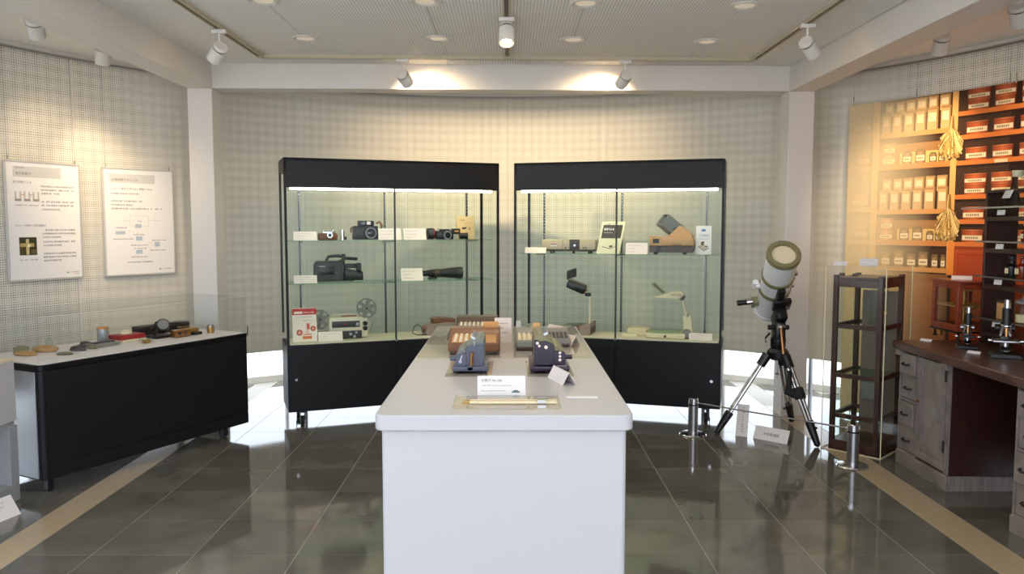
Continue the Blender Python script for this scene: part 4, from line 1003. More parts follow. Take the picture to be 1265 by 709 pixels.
def shade(c0, c1, c2): return lambda s_: tuple((c0[i] + (c1[i] - c0[i]) * s_ * 2) if s_ < .5 else (c1[i] + (c2[i] - c1[i]) * (s_ - .5) * 2) for i in range(3))
WD, WL, WO = rgb(58, 30, 16), rgb(196, 136, 74), rgb(192, 120, 62)
R4(M0, MZ0, MS, MZ1, rgb(62, 40, 26)); R4(MS, MZ0, M1, MZ1, rgb(40, 18, 10))
LAB = rgb(226, 204, 164)
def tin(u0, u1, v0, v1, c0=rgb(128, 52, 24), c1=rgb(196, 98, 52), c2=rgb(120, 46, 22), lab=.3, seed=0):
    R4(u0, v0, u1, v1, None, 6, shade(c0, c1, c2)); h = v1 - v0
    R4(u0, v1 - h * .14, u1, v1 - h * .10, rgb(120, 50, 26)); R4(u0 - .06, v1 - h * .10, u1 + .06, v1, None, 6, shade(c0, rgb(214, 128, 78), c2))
    R4(u0 + .06, v0 + h * .16, u1 - .12, v0 + h * (.16 + lab), LAB)
    w_ = u1 - u0; p.words(u0 + w_ * .16, u1 - w_ * .2, v0 + h * (.2 + lab * .25), h * lab * .4, rgb(110, 80, 50), seed, 6) if False else None
    for i in range(7):
        uu = u0 + w_ * (.16 + .09 * i); p.rect(uu, v0 + h * (.16 + lab * .3), uu + w_ * .055, v0 + h * (.16 + lab * .7), fade(uu, rgb(120, 92, 60)))
def carton(u0, u1, v0, v1):
    R4(u0, v0, u1, v1, rgb(192, 154, 102), 1); R4(u1 - (u1 - u0) * .14, v0, u1, v1, rgb(150, 108, 62), 1); R4(u0, v1 - (v1 - v0) * .1, u1, v1, rgb(164, 120, 72), 1)
    R4(u0 + .15, v0 + (v1 - v0) * .36, u1 - .28, v0 + (v1 - v0) * .76, rgb(224, 200, 156), 1)
def jar(u0, u1, v0, v1):
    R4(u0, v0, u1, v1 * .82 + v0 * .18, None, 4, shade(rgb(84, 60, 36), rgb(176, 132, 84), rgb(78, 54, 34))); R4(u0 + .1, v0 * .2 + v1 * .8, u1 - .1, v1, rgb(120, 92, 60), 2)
    R4(u0 + .12, v0 + (v1 - v0) * .15, u1 - .12, v0 + (v1 - v0) * .55, LAB, 1)
    R4(u0 + .25, v0 + (v1 - v0) * .3, u1 - .3, v0 + (v1 - v0) * .38, rgb(120, 100, 70), 1)
def plank(u0, u1, v, th=.035, c=WL): R4(u0, v - th, u1, v, c); R4(u0, v - th - .012, u1, v - th, rgb(44, 22, 12))
# main bays: back glow, cartons, jars (the picture repeats downwards)
for (zs, zj) in ((2.25, 2.012), (1.668, 1.436)):
    R4(53.0, zj, 61.6, zj + .15, rgb(150, 104, 58)); R4(55.6, zj, 61.4, zj + .085, rgb(208, 172, 98)); R4(53.0, zs - .05, 61.6, zs - .02, WD)
    top = min(2.495, zs + .245)
    for i, (a, b) in enumerate(((53.6, 54.75), (54.95, 56.1), (56.2, 57.4), (57.5, 58.75), (58.9, 60.05), (60.25, 61.5))): carton(a, b, zs + .13, min(top, zs + .232 + .003 * i))
    for i, (a, b) in enumerate(((53.25, 54.35), (54.6, 55.75), (56.0, 57.2), (57.4, 58.6), (58.8, 60.1), (60.4, 61.6))): carton(a, b, zs, zs + .15 + .002 * i)
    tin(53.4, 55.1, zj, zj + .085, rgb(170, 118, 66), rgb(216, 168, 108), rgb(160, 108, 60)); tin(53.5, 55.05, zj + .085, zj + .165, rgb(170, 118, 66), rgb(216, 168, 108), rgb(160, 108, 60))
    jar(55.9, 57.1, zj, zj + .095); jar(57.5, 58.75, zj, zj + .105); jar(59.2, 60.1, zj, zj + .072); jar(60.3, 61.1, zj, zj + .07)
    plank(53.0, 62.0, zs); plank(49.1, 62.6, zj, .04, WO)
    for (a, b, c) in ((49.9, 51.9, zs + .03), (50.2, 51.9, zj + .01)): tin(a, b, c, c + .1)
    plank(49.1, 52.2, zs + .02)
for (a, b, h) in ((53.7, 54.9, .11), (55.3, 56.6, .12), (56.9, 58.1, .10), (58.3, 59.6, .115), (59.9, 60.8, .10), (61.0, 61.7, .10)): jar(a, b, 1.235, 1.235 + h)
plank(53.0, 62.0, 1.235); R4(M0, MZ0, 62.0, 1.19, rgb(132, 88, 54)); R4(53.6, .16, 57.2, 1.13, rgb(146, 98, 60)); R4(57.8, .16, 61.6, 1.13, rgb(146, 98, 60))
for (a, b) in ((52.16, 53.0), (61.75, 62.45)): R4(a, 1.23, b, 2.498, rgb(214, 160, 92), 2)
# round tins of the right hand bays
for (z, two) in ((2.352, True), (2.185, False), (2.005, False), (1.765, True), (1.59, False), (1.43, False)):
    top = 2.497 if z > 2.3 else z + .15
    for (a, b) in ((63.5, 66.1), (66.6, 69.0), (69.6, 72.0), (72.6, 75.2), (75.8, 78.4), (79, 81.6)):
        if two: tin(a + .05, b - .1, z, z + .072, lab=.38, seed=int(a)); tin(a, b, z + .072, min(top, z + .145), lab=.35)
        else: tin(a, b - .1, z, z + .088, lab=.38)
    plank(62.5, M1, z, .032, rgb(204, 112, 50))
R4(66.9, 1.975, 68.4, 1.997, rgb(238, 196, 150), 1)
R4(62.5, MZ0, M1, 1.395, rgb(150, 58, 22)); 
for a in (62.75, 66.9, 71.0, 75.2, 79.4):
    R4(a, 1.14, a + 3.9, 1.375, rgb(170, 72, 32)); R4(a + .35, 1.165, a + 3.55, 1.35, rgb(160, 54, 20)); R4(a + .5, 1.18, a + 3.4, 1.335, rgb(164, 66, 30))
R4(61.9, 1.19, 62.7, 1.43, rgb(220, 130, 54), 1)
# dried flower bunches
for (zt, zb) in ((2.33, 2.03), (1.77, 1.445)):
    rd = random.Random(5)
    p.n += 1; base_n = p.n
    cs = (rgb(206, 166, 92), rgb(150, 112, 56), rgb(232, 202, 136), rgb(112, 78, 38), rgb(180, 140, 74))
    for k in range(420):
        s_ = rd.uniform(-1, 1); e = rd.uniform(.42, 1.); hw = 1.5 * math.sin(PI * min(1, e * .62)) * (1 if e < .8 else 1 - (e - .8) * 1.2)
        u1 = 61.8 + s_ * hw - (1 - abs(s_)) * .0; v1 = zt - (zt - zb) * e
        c = rd.choice(cs); m_ = (61.88 + s_ * .22, zt - (zt - zb) * .30)
        p.n = base_n + k * 220 // 420
        if k % 4 == 0:
            a, b = (61.9 + s_ * .08, zt), m_; p.poly([(a[0] - .05, a[1]), (a[0] + .05, a[1]), (b[0] + .06, b[1]), (b[0] - .06, b[1])], c)
        st = rd.uniform(0, .75); a = (m_[0] + (u1 - m_[0]) * st, m_[1] + (v1 - m_[1]) * st)
        p.poly([(a[0] - .035, a[1]), (a[0] + .035, a[1]), (u1 + .045, v1), (u1 - .045, v1)], c)
        if k % 2: p.poly([(u1 - .09, v1 - .006), (u1 + .07, v1 - .004), (u1 + .10, v1 + .008), (u1 - .06, v1 + .006)], rd.choice(cs))
p.build('printed_sheet', 'print_ink', mural)
for a in (49.6, 57.4, 68.2, 68.9, 76):
    q = rim(a, RM - .008)
    o = MB().tube([(q.x, q.y, 2.49), (q.x - .006, q.y - .01, 2.53), (q.x, q.y, 2.56)], .004, 8).build('hook', 'chrome', mural); o.matrix_parent_inverse = inv
    o = MB().cyl((q.x, q.y, 2.56), (q.x, q.y, CEIL - .04), .0014, None, 6).build('hanging_wire', 'steel', mural); o.matrix_parent_inverse = inv
o = arc(MB(), -70, 85, RW - .03, RW - .012, CEIL - .045, CEIL - .03, 60).build('picture_rail', 'steel', wall)

# ------------------------------------------------------------------ telescope on tripod
HX, HY, HZ = 1.975, 5.82, .64
t = thing('telescope', 'white reflector telescope with olive rings on a chrome tripod', 'telescope', (HX, HY, 0))
def L3(x, y, z): return Vector((x - HX, y - HY, z))
MB().lathe([(0, .56), (.05, .56), (.075, .58), (.08, .62), (.06, .645), (0, .645)], 26).build('tripod_head', 'black_plastic', t)
for (fx, fy) in ((1.53, 5.83), (2.154, 5.46), (2.222, 6.18)):
    f = L3(fx, fy, 0); d = Vector((f.x, f.y, 0)).normalized(); top = d * .075 + Vector((0, 0, .60)); side = Vector((-d.y, d.x, 0))
    lg = MB().tube([top, top.lerp(f, .14)], [.036, .034], 12).build('leg', 'black_plastic', t)
    q = MB()
    for s_ in (-1, 1): q.tube([top.lerp(f, .10) + side * .017 * s_, top.lerp(f, .78) + side * .015 * s_], .014, 12)
    q.build('leg_tube', 'chrome', lg)
    MB().tube([top.lerp(f, .72), top.lerp(f, .76), top.lerp(f, .97), f + Vector((0, 0, .004))], [.031, .031, .022, .006], 12).build('leg_foot', 'black_plastic', lg)
    k = top.lerp(f, .80) + side * .028; MB().cyl(k, k + side * .02, .009, None, 10).build('clamp_knob', 'black_plastic', lg)
    if fy < 5.5:
        c = top.lerp(f, .42); MB().box(c, (.075, .065, .085), .008, Vector((0, 0, 1)).rotation_difference((f - top).normalized()).to_matrix().to_4x4()).build('leg_strap', 'black_rubber', lg)
        MB().tube([c + Vector((-.06, .02, .16)), c + Vector((-.075, .01, 0)), c + Vector((-.03, 0, -.02))], [.014, .03, .02], 8).build('hanging_strap', 'black_rubber', lg)
MB().cyl((0, 0, .56), (0, 0, .42), .004, None, 8).cyl((0, 0, .45), (0, 0, .462), .022, .01, 16).build('centre_rod', 'steel', t)
MB().lathe([(0, .645), (.045, .645), (.055, .66), (.055, .72), (.04, .74), (0, .74)], 24).build('azimuth_base', 'black_plastic', t)
MB().box((0, 0, .78), (.075, .12, .13), .014).box((.01, .02, .87), (.085, .16, .10), .02, RX(-.6)).build('mount_head', 'black_plastic', t)
MB().cyl((-.075, .0, .80), (.075, 0, .80), .018, None, 16).build('axis_knob', 'black_plastic', t)
MB().tube([(-.005, -.07, .80), (-.003, -.10, .70), (0, -.115, .62)], .011, 12).build('counterweight_shaft', 'bronze', t)
MB().lathe([(0, 0), (.03, 0), (.03, .015), (.018, .03), (0, .03)], 18, TR(-.005, -.075, .80) @ RX(-.35)).build('shaft_collar', 'steel', t)
MB().tube([(-.06, .0, .76), (-.095, .0, .72), (-.09, .0, .69)], .007, 8).build('slow_motion_handle', 'black_rubber', t)
F = L3(1.908, 5.55, 1.348); B = L3(2.0, 6.13, .90); ax = (F - B).normalized(); LT = (F - B).length
q4 = Vector((0, 0, 1)).rotation_difference(ax).to_matrix().to_4x4(); MT = TR(*B) @ q4
# roll frame: keep local x to screen right
TRd = .108
MB().lathe([(0, 0), (TRd * .96, 0), (TRd, .01), (TRd, LT - .03), (TRd * .98, LT - .03), (TRd * .96, LT - .06), (0, LT - .06)], 40, MT).build('tube', 'scope_white', t)
r_ = MB().lathe([(TRd * .76, LT - .03), (TRd * 1.09, LT - .03), (TRd * 1.09, LT), (TRd * 1.04, LT + .008), (TRd * .80, LT + .008), (TRd * .76, LT)], 40, MT, closed=True).build('front_ring', 'olive', t)
MB().lathe([(0, LT - .022), (TRd * .78, LT - .022), (TRd * .78, LT - .016), (0, LT - .012)], 36, MT).build('front_cover', 'cream', t)
for a in (1.8, -.15, -2.2): MB().cyl((TRd * .92 * math.cos(a), TRd * .92 * math.sin(a), LT + .004), (TRd * .92 * math.cos(a), TRd * .92 * math.sin(a), LT + .016), .007, None, 12, MT).build('screw', 'chrome', r_)
for s_ in (.36, .58):
    z = LT * (1 - s_); b_ = MB().lathe([(TRd * .99, z - .016), (TRd * 1.07, z - .016), (TRd * 1.07, z + .016), (TRd * .99, z + .016)], 40, MT, closed=True).build('tube_ring', 'olive', t)
    MB().cyl((TRd * 1.05, 0, z), (TRd * 1.30, 0, z), .010, None, 12, MT).box((TRd * 1.12, 0, z), (.03, .03, .028), .003, None, MT).build('ring_clamp', 'chrome', b_)
MB().lathe([(TRd * .98, .0), (TRd * 1.04, .0), (TRd * 1.04, .03), (TRd * .98, .03)], 40, MT, closed=True).build('rear_ring', 'scope_white', t)
z = LT * .46; MB().box((0, -TRd * 1.10, z), (.05, .05, .26), .006, None, MT).build('dovetail_bar', 'black_plastic', t)
MB().box((.02, -TRd * 1.30, z - .05), (.13, .04, .12), .012, None, MT).build('saddle', 'black_plastic', t)
z = LT * .20
fo = MB().cyl((-TRd * .92, 0, z), (-TRd * 1.35, 0, z), .038, .034, 22, MT).build('focuser', 'olive', t)
MB().cyl((-TRd * 1.33, 0, z), (-TRd * 1.75, 0, z), .026, None, 20, MT).build('draw_tube', 'chrome', fo)
MB().cyl((-TRd * 1.72, 0, z), (-TRd * 2.2, 0, z), .020, None, 18, MT).cyl((-TRd * 2.18, 0, z), (-TRd * 2.38, 0, z), .023, None, 18, MT).build('eyepiece', 'black_plastic', fo)
MB().cyl((-TRd * 1.3, -.035, z - .03), (-TRd * 1.3, .035, z - .03), .014, None, 14, MT).build('focus_knob', 'chrome', fo)
z = LT * .44; MB().box((-TRd * 1.12, .02, z), (.03, .04, .04), .006, None, MT).cyl((-TRd * 1.25, .04, z - .03), (-TRd * 1.25, .04, z + .03), .022, None, 16, MT).build('finder_bracket', 'scope_white', t)

# barrier in front of it
def stanchion(label, x, y):
    t = thing('barrier_post', label, 'barrier', (x, y, 0), group='low barrier posts')
    MB().lathe([(0, 0), (.098, 0), (.10, .004), (.094, .012), (.04, .016), (0, .016)], 36).build('base', 'chrome', t)
    MB().lathe([(0, .016), (.036, .016), (.036, .222), (0, .222)], 28).build('post', 'steel', t)
    MB().lathe([(0, .222), (.037, .222), (.037, .232), (0, .232)], 28).build('band', 'black_rubber', t)
    MB().lathe([(0, .232), (.0365, .232), (.0365, .272), (.032, .277), (0, .277)], 28).build('cap', 'chrome', t)
stanchion('low chrome barrier post in front of the projector cabinet', 1.356, 5.81); stanchion('low chrome barrier post in front of the clear cased cabinet', 2.207, 5.03)
a = Vector((1.356, 5.81, .243)); b = Vector((2.207, 5.03, .243)); d = (b - a).normalized(); rp = a + d * .0375; L_ = (b - a).length - .075
t = thing('barrier_rod', 'thin steel barrier rod stretched before the telescope feet', 'rod', rp, math.atan2(d.y, d.x))
MB().cyl((.008, 0, 0), (L_ - .008, 0, 0), .0055, None, 12).build('rod', 'steel', t)
for x in (.004, L_ - .004): MB().cyl((x - .004, 0, 0), (x + .004, 0, 0), .009, None, 12).build('end_fitting', 'chrome', t)
# signs
def sign(label, loc, rz, wd, h, lean, txt=None, vert=False):
    t = thing('floor_sign', label, 'sign', loc, rz)
    M = RX(-lean); dy = h * math.sin(lean); hz = h * math.cos(lean)
    MB().box((0, .0025, h / 2), (wd, .005, h), 0, None, M).build('plate', 'paper', t)
    MB().prism([(-wd * .35, 0), (wd * .35, 0), (wd * .35, hz * .96), (-wd * .35, hz * .96)], dy + .004, dy + .008).build('back_leaf', 'paper', t)
    p = PRN(lambda u, v, l: M @ Vector((u, -l, v)))
    if txt: p.text(txt, 0, h * .38, h * .24, INKD, 'CENTER')
    if vert:
        for k in range(11): p.words(-.005, .010, h * (.88 - .075 * k), .009, INKD, k)
    p.build('printed_text', 'print_ink', t)
sign('white sign with vertical writing standing behind the barrier rod', (1.70, 5.76, 0), R_(-30), .085, .235, .25, None, True)
sign('wide white sign naming the astronomical telescope', (1.868, 5.63, 0), R_(-42), .255, .10, .5, '天体望遠鏡')

# ------------------------------------------------------------------ glazed wooden cabinet under a clear cover
KA = R_(-45.4); KO = Vector((2.17, 5.455, 0)); KW, KD, KH = .40, .47, 1.27
t = thing('clear_cover', 'tall clear box cover over the glazed wooden cabinet', 'cover', KO, KA)
for (c, d) in (((KW / 2, 0, KH / 2), (KW, .006, KH)), ((KW / 2, KD, KH / 2), (KW, .006, KH)), ((0, KD / 2, KH / 2), (.006, KD - .006, KH)), ((KW, KD / 2, KH / 2), (.006, KD - .006, KH)), ((KW / 2, KD / 2, KH), (KW + .006, KD + .006, .006))): box('pane', c, d, 'acrylic', t)
for (x, y) in ((0, 0), (KW, 0), (KW, KD), (0, KD)): MB().cyl((x, y, 0), (x, y, KH), .0032, None, 6).build('glued_edge', 'ivory_paper', t)
for (a, b) in (((0, 0), (KW, 0)), ((KW, 0), (KW, KD)), ((0, 0), (0, KD))): MB().cyl((*a, .004), (*b, .004), .0035, None, 6).build('bottom_edge', 'ivory_paper', t)
q = Matrix.Rotation(KA, 3, 'Z') @ Vector((.035, .035, 0)) + KO
t = thing('glazed_cabinet', 'old dark wooden cabinet with glass panes under the clear cover', 'cabinet', q, KA)
W_, D_, H_ = KW - .07, KD - .07, 1.21
for (x, y) in ((.016, .016), (W_ - .016, .016), (W_ - .016, D_ - .016), (.016, D_ - .016)): box('post', (x, y, H_ / 2), (.032, .032, H_), 'case_wood', t, .003)
for z, h in ((.035, .07), (.24, .03), (.52, .03), (.86, .03), (H_ - .055, .05)):
    for y in (.014, D_ - .014): box('rail', (W_ / 2, y, z), (W_ - .064, .022, h), 'case_wood', t, .002)
    for x in (.014, W_ - .014): box('rail', (x, D_ / 2, z), (.022, D_ - .064, h), 'case_wood', t, .002)
for y in (.012, D_ - .012): box('glass_pane', (W_ / 2, y, H_ / 2), (W_ - .064, .003, H_ - .16), 'cabinet_glass', t)
for x in (.012, W_ - .012): box('glass_pane', (x, D_ / 2, H_ / 2), (.003, D_ - .064, H_ - .16), 'cabinet_glass', t)
box('floor_board', (W_ / 2, D_ / 2, .06), (W_ - .04, D_ - .04, .02), 'case_wood', t); box('shelf', (W_ / 2, D_ / 2 + .04, .52), (W_ - .06, D_ - .14, .012), 'shelf_glass', t); box('roof_board', (W_ / 2, D_ / 2, H_ - .02), (W_ - .02, D_ - .02, .016), 'case_wood', t)
box('back_board', (W_ / 2 + .012, D_ - .026, H_ / 2 - .02), (W_ - .09, .006, H_ - .2), 'back_board', t)
for (x, z) in ((.05, H_ + .004), (.14, H_ + .004)): MB().box((x, .02, z), (.03, .03, .02), .003).build('top_block', 'case_wood', t)
for z in (1.12, .97): MB().cyl((W_ + .002, .03, z), (W_ + .022, .03, z), .012, .009, 14).build('wooden_peg', 'tan_plastic', t)
MB().cyl((W_ * .62, D_ * .5, .87), (W_ * .62, D_ * .5, 1.12), .030, None, 20).build('glass_cylinder', 'clear_glass', t)
MB().box((W_ * .55, D_ * .6, .40), (.10, .06, .12), .004).build('instrument', 'grey_plastic', t)
q = Matrix.Rotation(KA, 3, 'Z') @ Vector((.07, .06, 0)) + KO; card('small white caption card at the end of the clear cover top', (q.x, q.y, KH + .003), KA + .4, .085, .03, .3, lines=1)
q = Matrix.Rotation(KA, 3, 'Z') @ Vector((.22, .16, 0)) + KO; card('larger white caption card in the middle of the clear cover top', (q.x, q.y, KH + .003), KA + .4, .115, .052, .3, lines=2)

# ------------------------------------------------------------------ old wooden desk
DX0, DX1, DY0, DY1 = 2.54, 3.14, 3.10, 5.13
t = thing('wooden_desk', 'old dark wooden desk with drawers and knee hole beside the mural', 'desk', (2.5, 4.1, 0))
O_ = Vector((2.5, 4.1, 0))
def bx(n, x0, x1, y0, y1, z0, z1, m, par, bev=0.): return box(n, ((x0 + x1) / 2 - O_.x, (y0 + y1) / 2 - O_.y, (z0 + z1) / 2), (x1 - x0, y1 - y0, z1 - z0), m, par, bev)
bx('desk_top', 2.50, 3.22, DY0 - .04, DY1 + .03, .752, .803, 'desk_top_wood', t, .006)
for (y0, y1, far) in ((4.54, DY1, True), (DY0, 3.93, False)):  # near pedestal, out of view, is widened to shade the knee hole
    pd = bx('pedestal', DX0 + .012, DX1, y0, y1, .09, .752, 'rack_wood', t, .003)  # carcass darker than the fronts: knee-hole shade put into its colour
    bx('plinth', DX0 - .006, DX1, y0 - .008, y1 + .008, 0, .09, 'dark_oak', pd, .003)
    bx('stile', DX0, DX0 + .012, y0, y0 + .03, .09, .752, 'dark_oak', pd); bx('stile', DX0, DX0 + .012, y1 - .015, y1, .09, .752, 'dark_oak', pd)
    dy1 = y1 - .02; dy0 = y1 - .21
    bx('stile', DX0, DX0 + .012, dy0 - .02, dy0 - .005, .09, .752, 'dark_oak', pd)
    for i, (z0, z1) in enumerate(((.605, .735), (.445, .585), (.275, .425), (.105, .255))):
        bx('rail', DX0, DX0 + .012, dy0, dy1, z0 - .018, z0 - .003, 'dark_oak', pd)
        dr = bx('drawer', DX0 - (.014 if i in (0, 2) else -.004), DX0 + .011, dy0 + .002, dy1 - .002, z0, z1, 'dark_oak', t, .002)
        fx = DX0 - (.014 if i in (0, 2) else -.004); yc = (dy0 + dy1) / 2 - O_.y; zc = (z0 + z1) / 2
        MB().tube([(fx - O_.x, yc - .04, zc), (fx - O_.x - .018, yc - .03, zc - .004), (fx - O_.x - .022, yc, zc - .006), (fx - O_.x - .018, yc + .03, zc - .004), (fx - O_.x, yc + .04, zc)], .006, 8).build('handle', 'black_plastic', dr)
    dz0, dz1 = .11, .735; a0, a1 = y0 + .035, dy0 - .025
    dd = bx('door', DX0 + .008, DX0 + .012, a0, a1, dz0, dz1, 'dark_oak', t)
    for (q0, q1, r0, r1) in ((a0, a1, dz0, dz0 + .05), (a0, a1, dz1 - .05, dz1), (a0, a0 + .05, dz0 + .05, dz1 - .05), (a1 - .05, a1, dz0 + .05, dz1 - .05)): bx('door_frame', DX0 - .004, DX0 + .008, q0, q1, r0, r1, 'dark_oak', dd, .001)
    for z in (.22, .64): bx('hinge', DX0 - .008, DX0 - .003, a0 - .006, a0 + .008, z, z + .07, 'black_plastic', dd)
    MB().cyl((DX0 - .004 - O_.x, a1 - .02 - O_.y, .46), (DX0 - .02 - O_.x, a1 - .02 - O_.y, .46), .008, None, 12).build('latch', 'bronze', dd)
for y in (5.10, 4.56): bx('corbel', 2.505, 2.545, y - .03, y + .03, .715, .752, 'dark_oak', t, .003)
bx('back_panel', DX1 - .02, DX1, 3.93, 4.54, .10, .752, 'rack_wood', t)  # dark colour again stands for shade inside the knee hole
for (x, y, l) in ((2.68, 5.10, 'small caption card at the far corner of the wooden desk'), (2.70, 4.60, 'small caption card between the two microscopes')):
    card(l, (x, y, .803), R_(-60), .075, .022, .9, lines=1, foot=False)

# balance case
t = thing('balance_case', 'red brown wooden balance case with glass panes on black feet', 'case', (2.875, 5.085, .803))
bw, bd, b0, b1 = .26, .32, .062, .375
for (x, y) in ((.014, .014), (bw - .014, .014), (bw - .014, bd - .014), (.014, bd - .014)): box('corner_post', (x, y, (b0 + b1) / 2), (.028, .028, b1 - b0), 'red_wood', t, .002)
for (z, h) in ((b0 + .02, .04), (b1 - .02, .04)):
    for y in (.012, bd - .012): box('rail', (bw / 2, y, z), (bw - .056, .022, h), 'red_wood', t, .002)
    for x in (.012, bw - .012): box('rail', (x, bd / 2, z), (.022, bd - .056, h), 'red_wood', t, .002)
box('roof', (bw / 2, bd / 2, b1 + .006), (bw + .016, bd + .016, .012), 'red_wood', t, .002); box('bottom', (bw / 2, bd / 2, b0 - .006), (bw + .01, bd + .01, .012), 'black_plastic', t, .002)
for x in (.012, bw - .012): box('glass_pane', (x, bd / 2, (b0 + b1) / 2), (.003, bd - .056, b1 - b0 - .08), 'clear_glass', t)
for y in (.012, bd - .012): box('glass_pane', (bw / 2, y, (b0 + b1) / 2), (bw - .056, .003, b1 - b0 - .08), 'clear_glass', t)
box('inner_shelf', (bw / 2, bd / 2, .22), (bw - .04, bd - .04, .010), 'tan_plastic', t); MB().cyl((bw / 2, bd / 2, .068), (bw / 2, bd / 2, .33), .008).box((bw / 2, bd / 2, .32), (.012, .18, .010)).build('balance_beam', 'gold', t)
for (x, y) in ((.02, .02), (bw - .02, .02), (bw - .02, bd - .02), (.02, bd - .02)): MB().lathe([(0, 0), (.016, 0), (.016, .008), (.007, .014), (.007, .04), (.014, .05), (0, .05)], 14, TR(x, y, 0)).build('levelling_foot', 'black_plastic', t)
MB().cyl((-.004, .2, .03), (.01, .2, .03), .016, None, 16).build('release_knob', 'gold', t); MB().cyl((.10, -.002, .22), (.10, -.016, .22), .012, None, 14).build('knob', 'gold', t)
card('narrow caption card on the roof of the balance case', (2.98, 5.24, .803 + b1 + .0125), R_(-30), .12, .028, .4, m='paper_pink', lines=1)

# microscopes
def microscope(label, loc, rz, s_, big):
    t = thing('microscope', label, 'microscope', loc, rz, group='black brass microscopes')
    MB().prism([(-.075 * s_, 0), (.075 * s_, 0), (.06 * s_, .022 * s_), (-.06 * s_, .022 * s_)], -.05 * s_, .07 * s_).build('base', 'black_plastic', t, .004)
    MB().box((0, .045 * s_, .06 * s_), (.04 * s_, .035 * s_, .09 * s_), .006).build('pillar', 'black_plastic', t)
    MB().tube([(0, .05 * s_, .09 * s_), (0, .075 * s_, .13 * s_), (0, .06 * s_, .18 * s_), (0, .02 * s_, .195 * s_)], .014 * s_, 12).build('arm', 'black_plastic', t)
    MB().box((0, 0, .082 * s_), (.115 * s_ if big else .09 * s_, .09 * s_, .010 * s_), .003).build('stage', 'steel' if big else 'black_plastic', t)
    for x in (-.06, .06): MB().cyl((x * s_, .0, .082 * s_), (x * s_ * 1.25, 0, .082 * s_), .009 * s_).build('stage_knob', 'chrome', t)
    MB().cyl((0, 0, .165 * s_), (0, 0, .245 * s_), .021 * s_, None, 20).build('body_tube', 'black_plastic', t)
    MB().lathe([(0, .245 * s_), (.014 * s_, .245 * s_), (.014 * s_, .285 * s_), (.012 * s_, .287 * s_), (0, .287 * s_)], 20).build('eyepiece', 'chrome', t)
    n_ = MB().sph((0, 0, .157 * s_), .026 * s_, (1, 1, .5), 18).build('nosepiece', 'chrome', t)
    for (dx, dy) in ((0, -.4), (.5, .3), (-.5, .3)): MB().cyl((dx * .02 * s_, dy * .02 * s_, .152 * s_), (dx * .045 * s_, dy * .045 * s_, .105 * s_), .010 * s_, .007 * s_, 14).build('objective', 'bronze' if dy < 0 else 'chrome', n_)
    for x in (-1, 1): MB().cyl((x * .018 * s_, .055 * s_, .14 * s_), (x * .042 * s_, .055 * s_, .14 * s_), .018 * s_, None, 18).build('focus_knob', 'black_plastic' if big else 'steel', t)
    MB().cyl((0, -.01 * s_, .04 * s_), (0, -.02 * s_, .048 * s_), .022 * s_, None, 18).build('mirror', 'mirror', t); MB().cyl((0, 0, .055 * s_), (0, 0, .077 * s_), .016 * s_, None, 16).build('condenser', 'chrome', t)
microscope('slim black microscope standing beside the balance case', (2.78, 4.80, .803), R_(-25), .88, False)
microscope('large black microscope with wide chrome stage on the desk', (2.80, 4.46, .803), R_(-25), 1.15, True)

# dark shelf rack on the desk
t = thing('shelf_rack', 'dark wooden shelf rack with glass ledges standing on the desk', 'shelf', (2.97, 4.0, .803))
RX0, RX1, RY0, RY1, RT = 0, .20, -.55, 1.0, .945
box('end_panel', ((RX0 + RX1) / 2, RY1 - .011, RT / 2), (RX1 - RX0, .022, RT), 'rack_wood', t, .002); box('end_panel', ((RX0 + RX1) / 2, RY0 + .011, RT / 2), (RX1 - RX0, .022, RT), 'rack_wood', t, .002)
for z in (.07, .365, .59, .785): box('shelf', ((RX0 + RX1) / 2, (RY0 + RY1) / 2, z), (RX1 - RX0, RY1 - RY0 - .044, .026), 'rack_wood', t, .002)
box('top_board', ((RX0 + RX1) / 2, (RY0 + RY1) / 2, RT + .008), (RX1 - RX0 + .01, RY1 - RY0 + .01, .016), 'rack_wood', t, .002)
LEDGES = (.168, .428, .645, .85)
for z in LEDGES:
    ex = .095 if z > .8 else 0.
    g_ = box('glass_ledge', (.055 - ex / 2, (RY0 + RY1) / 2, z), (.15 + ex, RY1 - RY0 - .05, .006), 'shelf_glass', t); box('steel_edge', (-.023 - ex, (RY0 + RY1) / 2 + .02, z), (.008, RY1 - RY0 + .06, .010), 'steel', t)
LB = ('top', 'second', 'third', 'lowest')
for z, l in zip(reversed(LEDGES), LB):
    c = card('small white label card hung below the %s glass ledge of the rack' % l, (2.965, 4.83, .803 + z - .042), R_(-75), .055, .03, .15, lines=1, foot=False)
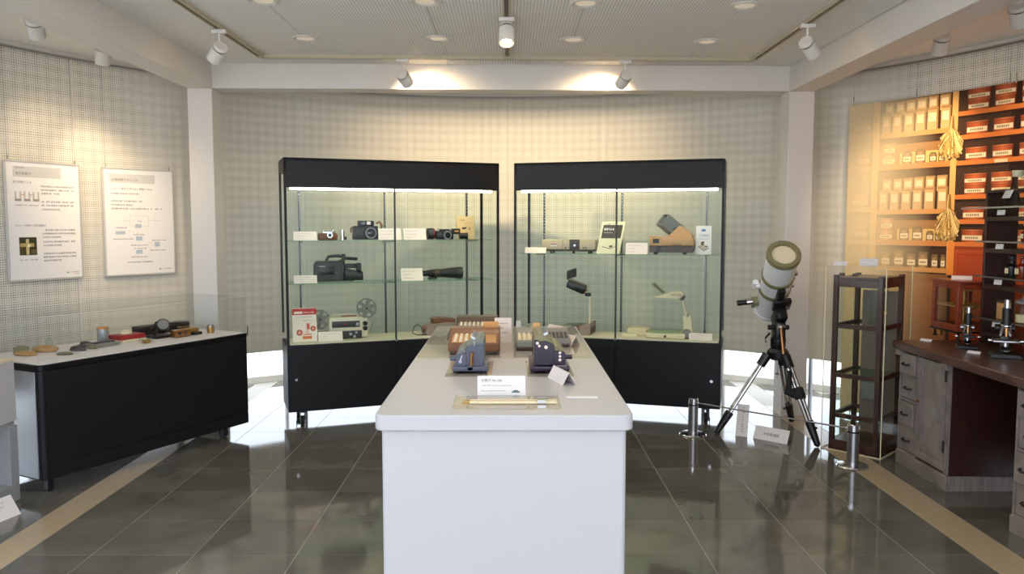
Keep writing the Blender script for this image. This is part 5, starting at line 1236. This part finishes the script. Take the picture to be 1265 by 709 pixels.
# glassware on the ledges
t = thing('conical_flask', 'large clear conical flask with white labels on the top ledge', 'flask', (2.91, 4.60, .803 + .8535))
MB().lathe([(0, 0), (.085, 0), (.092, .008), (.088, .03), (.036, .15), (.032, .19), (.038, .20)], 28).build('glass_body', 'clear_glass', t); MB().lathe([(0, .17), (.026, .17), (.030, .205), (0, .205)], 18).build("stopper", "cream", t)
MB().box((-.058, -.012, .07), (.004, .07, .05), .001, RY(.42)).build('paper_label', 'paper', t)
def bottle(label, loc, s_, m, cap):
    t = thing('reagent_bottle', label, 'bottle', loc, 0, group='bottles on the dark rack')
    MB().lathe([(0, 0), (.034 * s_, 0), (.036 * s_, .004), (.036 * s_, .075 * s_), (.014 * s_, .095 * s_), (.014 * s_, .105 * s_), (0, .105 * s_)], 22).build('bottle_body', m, t)
    MB().lathe([(0, .105 * s_), (.011 * s_, .105 * s_), (.012 * s_, .12 * s_), (.021 * s_, .125 * s_), (.019 * s_, .14 * s_), (0, .142 * s_)], 18).build('stopper', cap, t)
    MB().box((-.0362 * s_, 0, .045 * s_), (.002, .036 * s_, .035 * s_)).build('paper_label', 'ivory', t)
bottle('black stoppered bottle at the far end of the third ledge', (3.03, 4.80, .803 + .4315), .9, 'black_plastic', 'black_plastic')
bottle('amber stoppered bottle beside the black one on the third ledge', (3.03, 4.70, .803 + .4315), .95, 'amber_glass', 'amber_glass')
bottle('larger amber stoppered bottle on the third ledge', (3.03, 4.60, .803 + .4315), 1.0, 'amber_glass', 'amber_glass')
bottle('small amber bottle with label on the second ledge', (3.03, 4.68, .803 + .6485), .75, 'amber_glass', 'ivory')
bottle('small amber bottle nearer the desk front on the second ledge', (3.03, 4.60, .803 + .6485), .75, 'amber_glass', 'ivory')
t = thing('clear_jar', 'wide clear jar with lid on the lowest ledge', 'jar', (3.03, 4.66, .803 + .1715))
MB().lathe([(0, 0), (.05, 0), (.052, .006), (.052, .10), (.045, .115), (0, .115)], 26).build('jar_body', 'clear_glass', t); MB().lathe([(0, .115), (.05, .115), (.05, .13), (.02, .14), (.012, .16), (0, .16)], 24).build('lid', 'grey_plastic', t); MB().lathe([(0, .004), (.046, .004), (.046, .05), (0, .05)], 22).build('contents', 'ivory', t)
t = thing('slide_box', 'tan upright slide box at the far end of the lowest ledge', 'box', (3.03, 4.86, .803 + .1715))
MB().box((0, 0, .05), (.05, .07, .10), .003).build('box_body', 'tan_plastic', t); MB().box((0, 0, .105), (.052, .072, .012), .002).build('lid', 'brown_plastic', t)
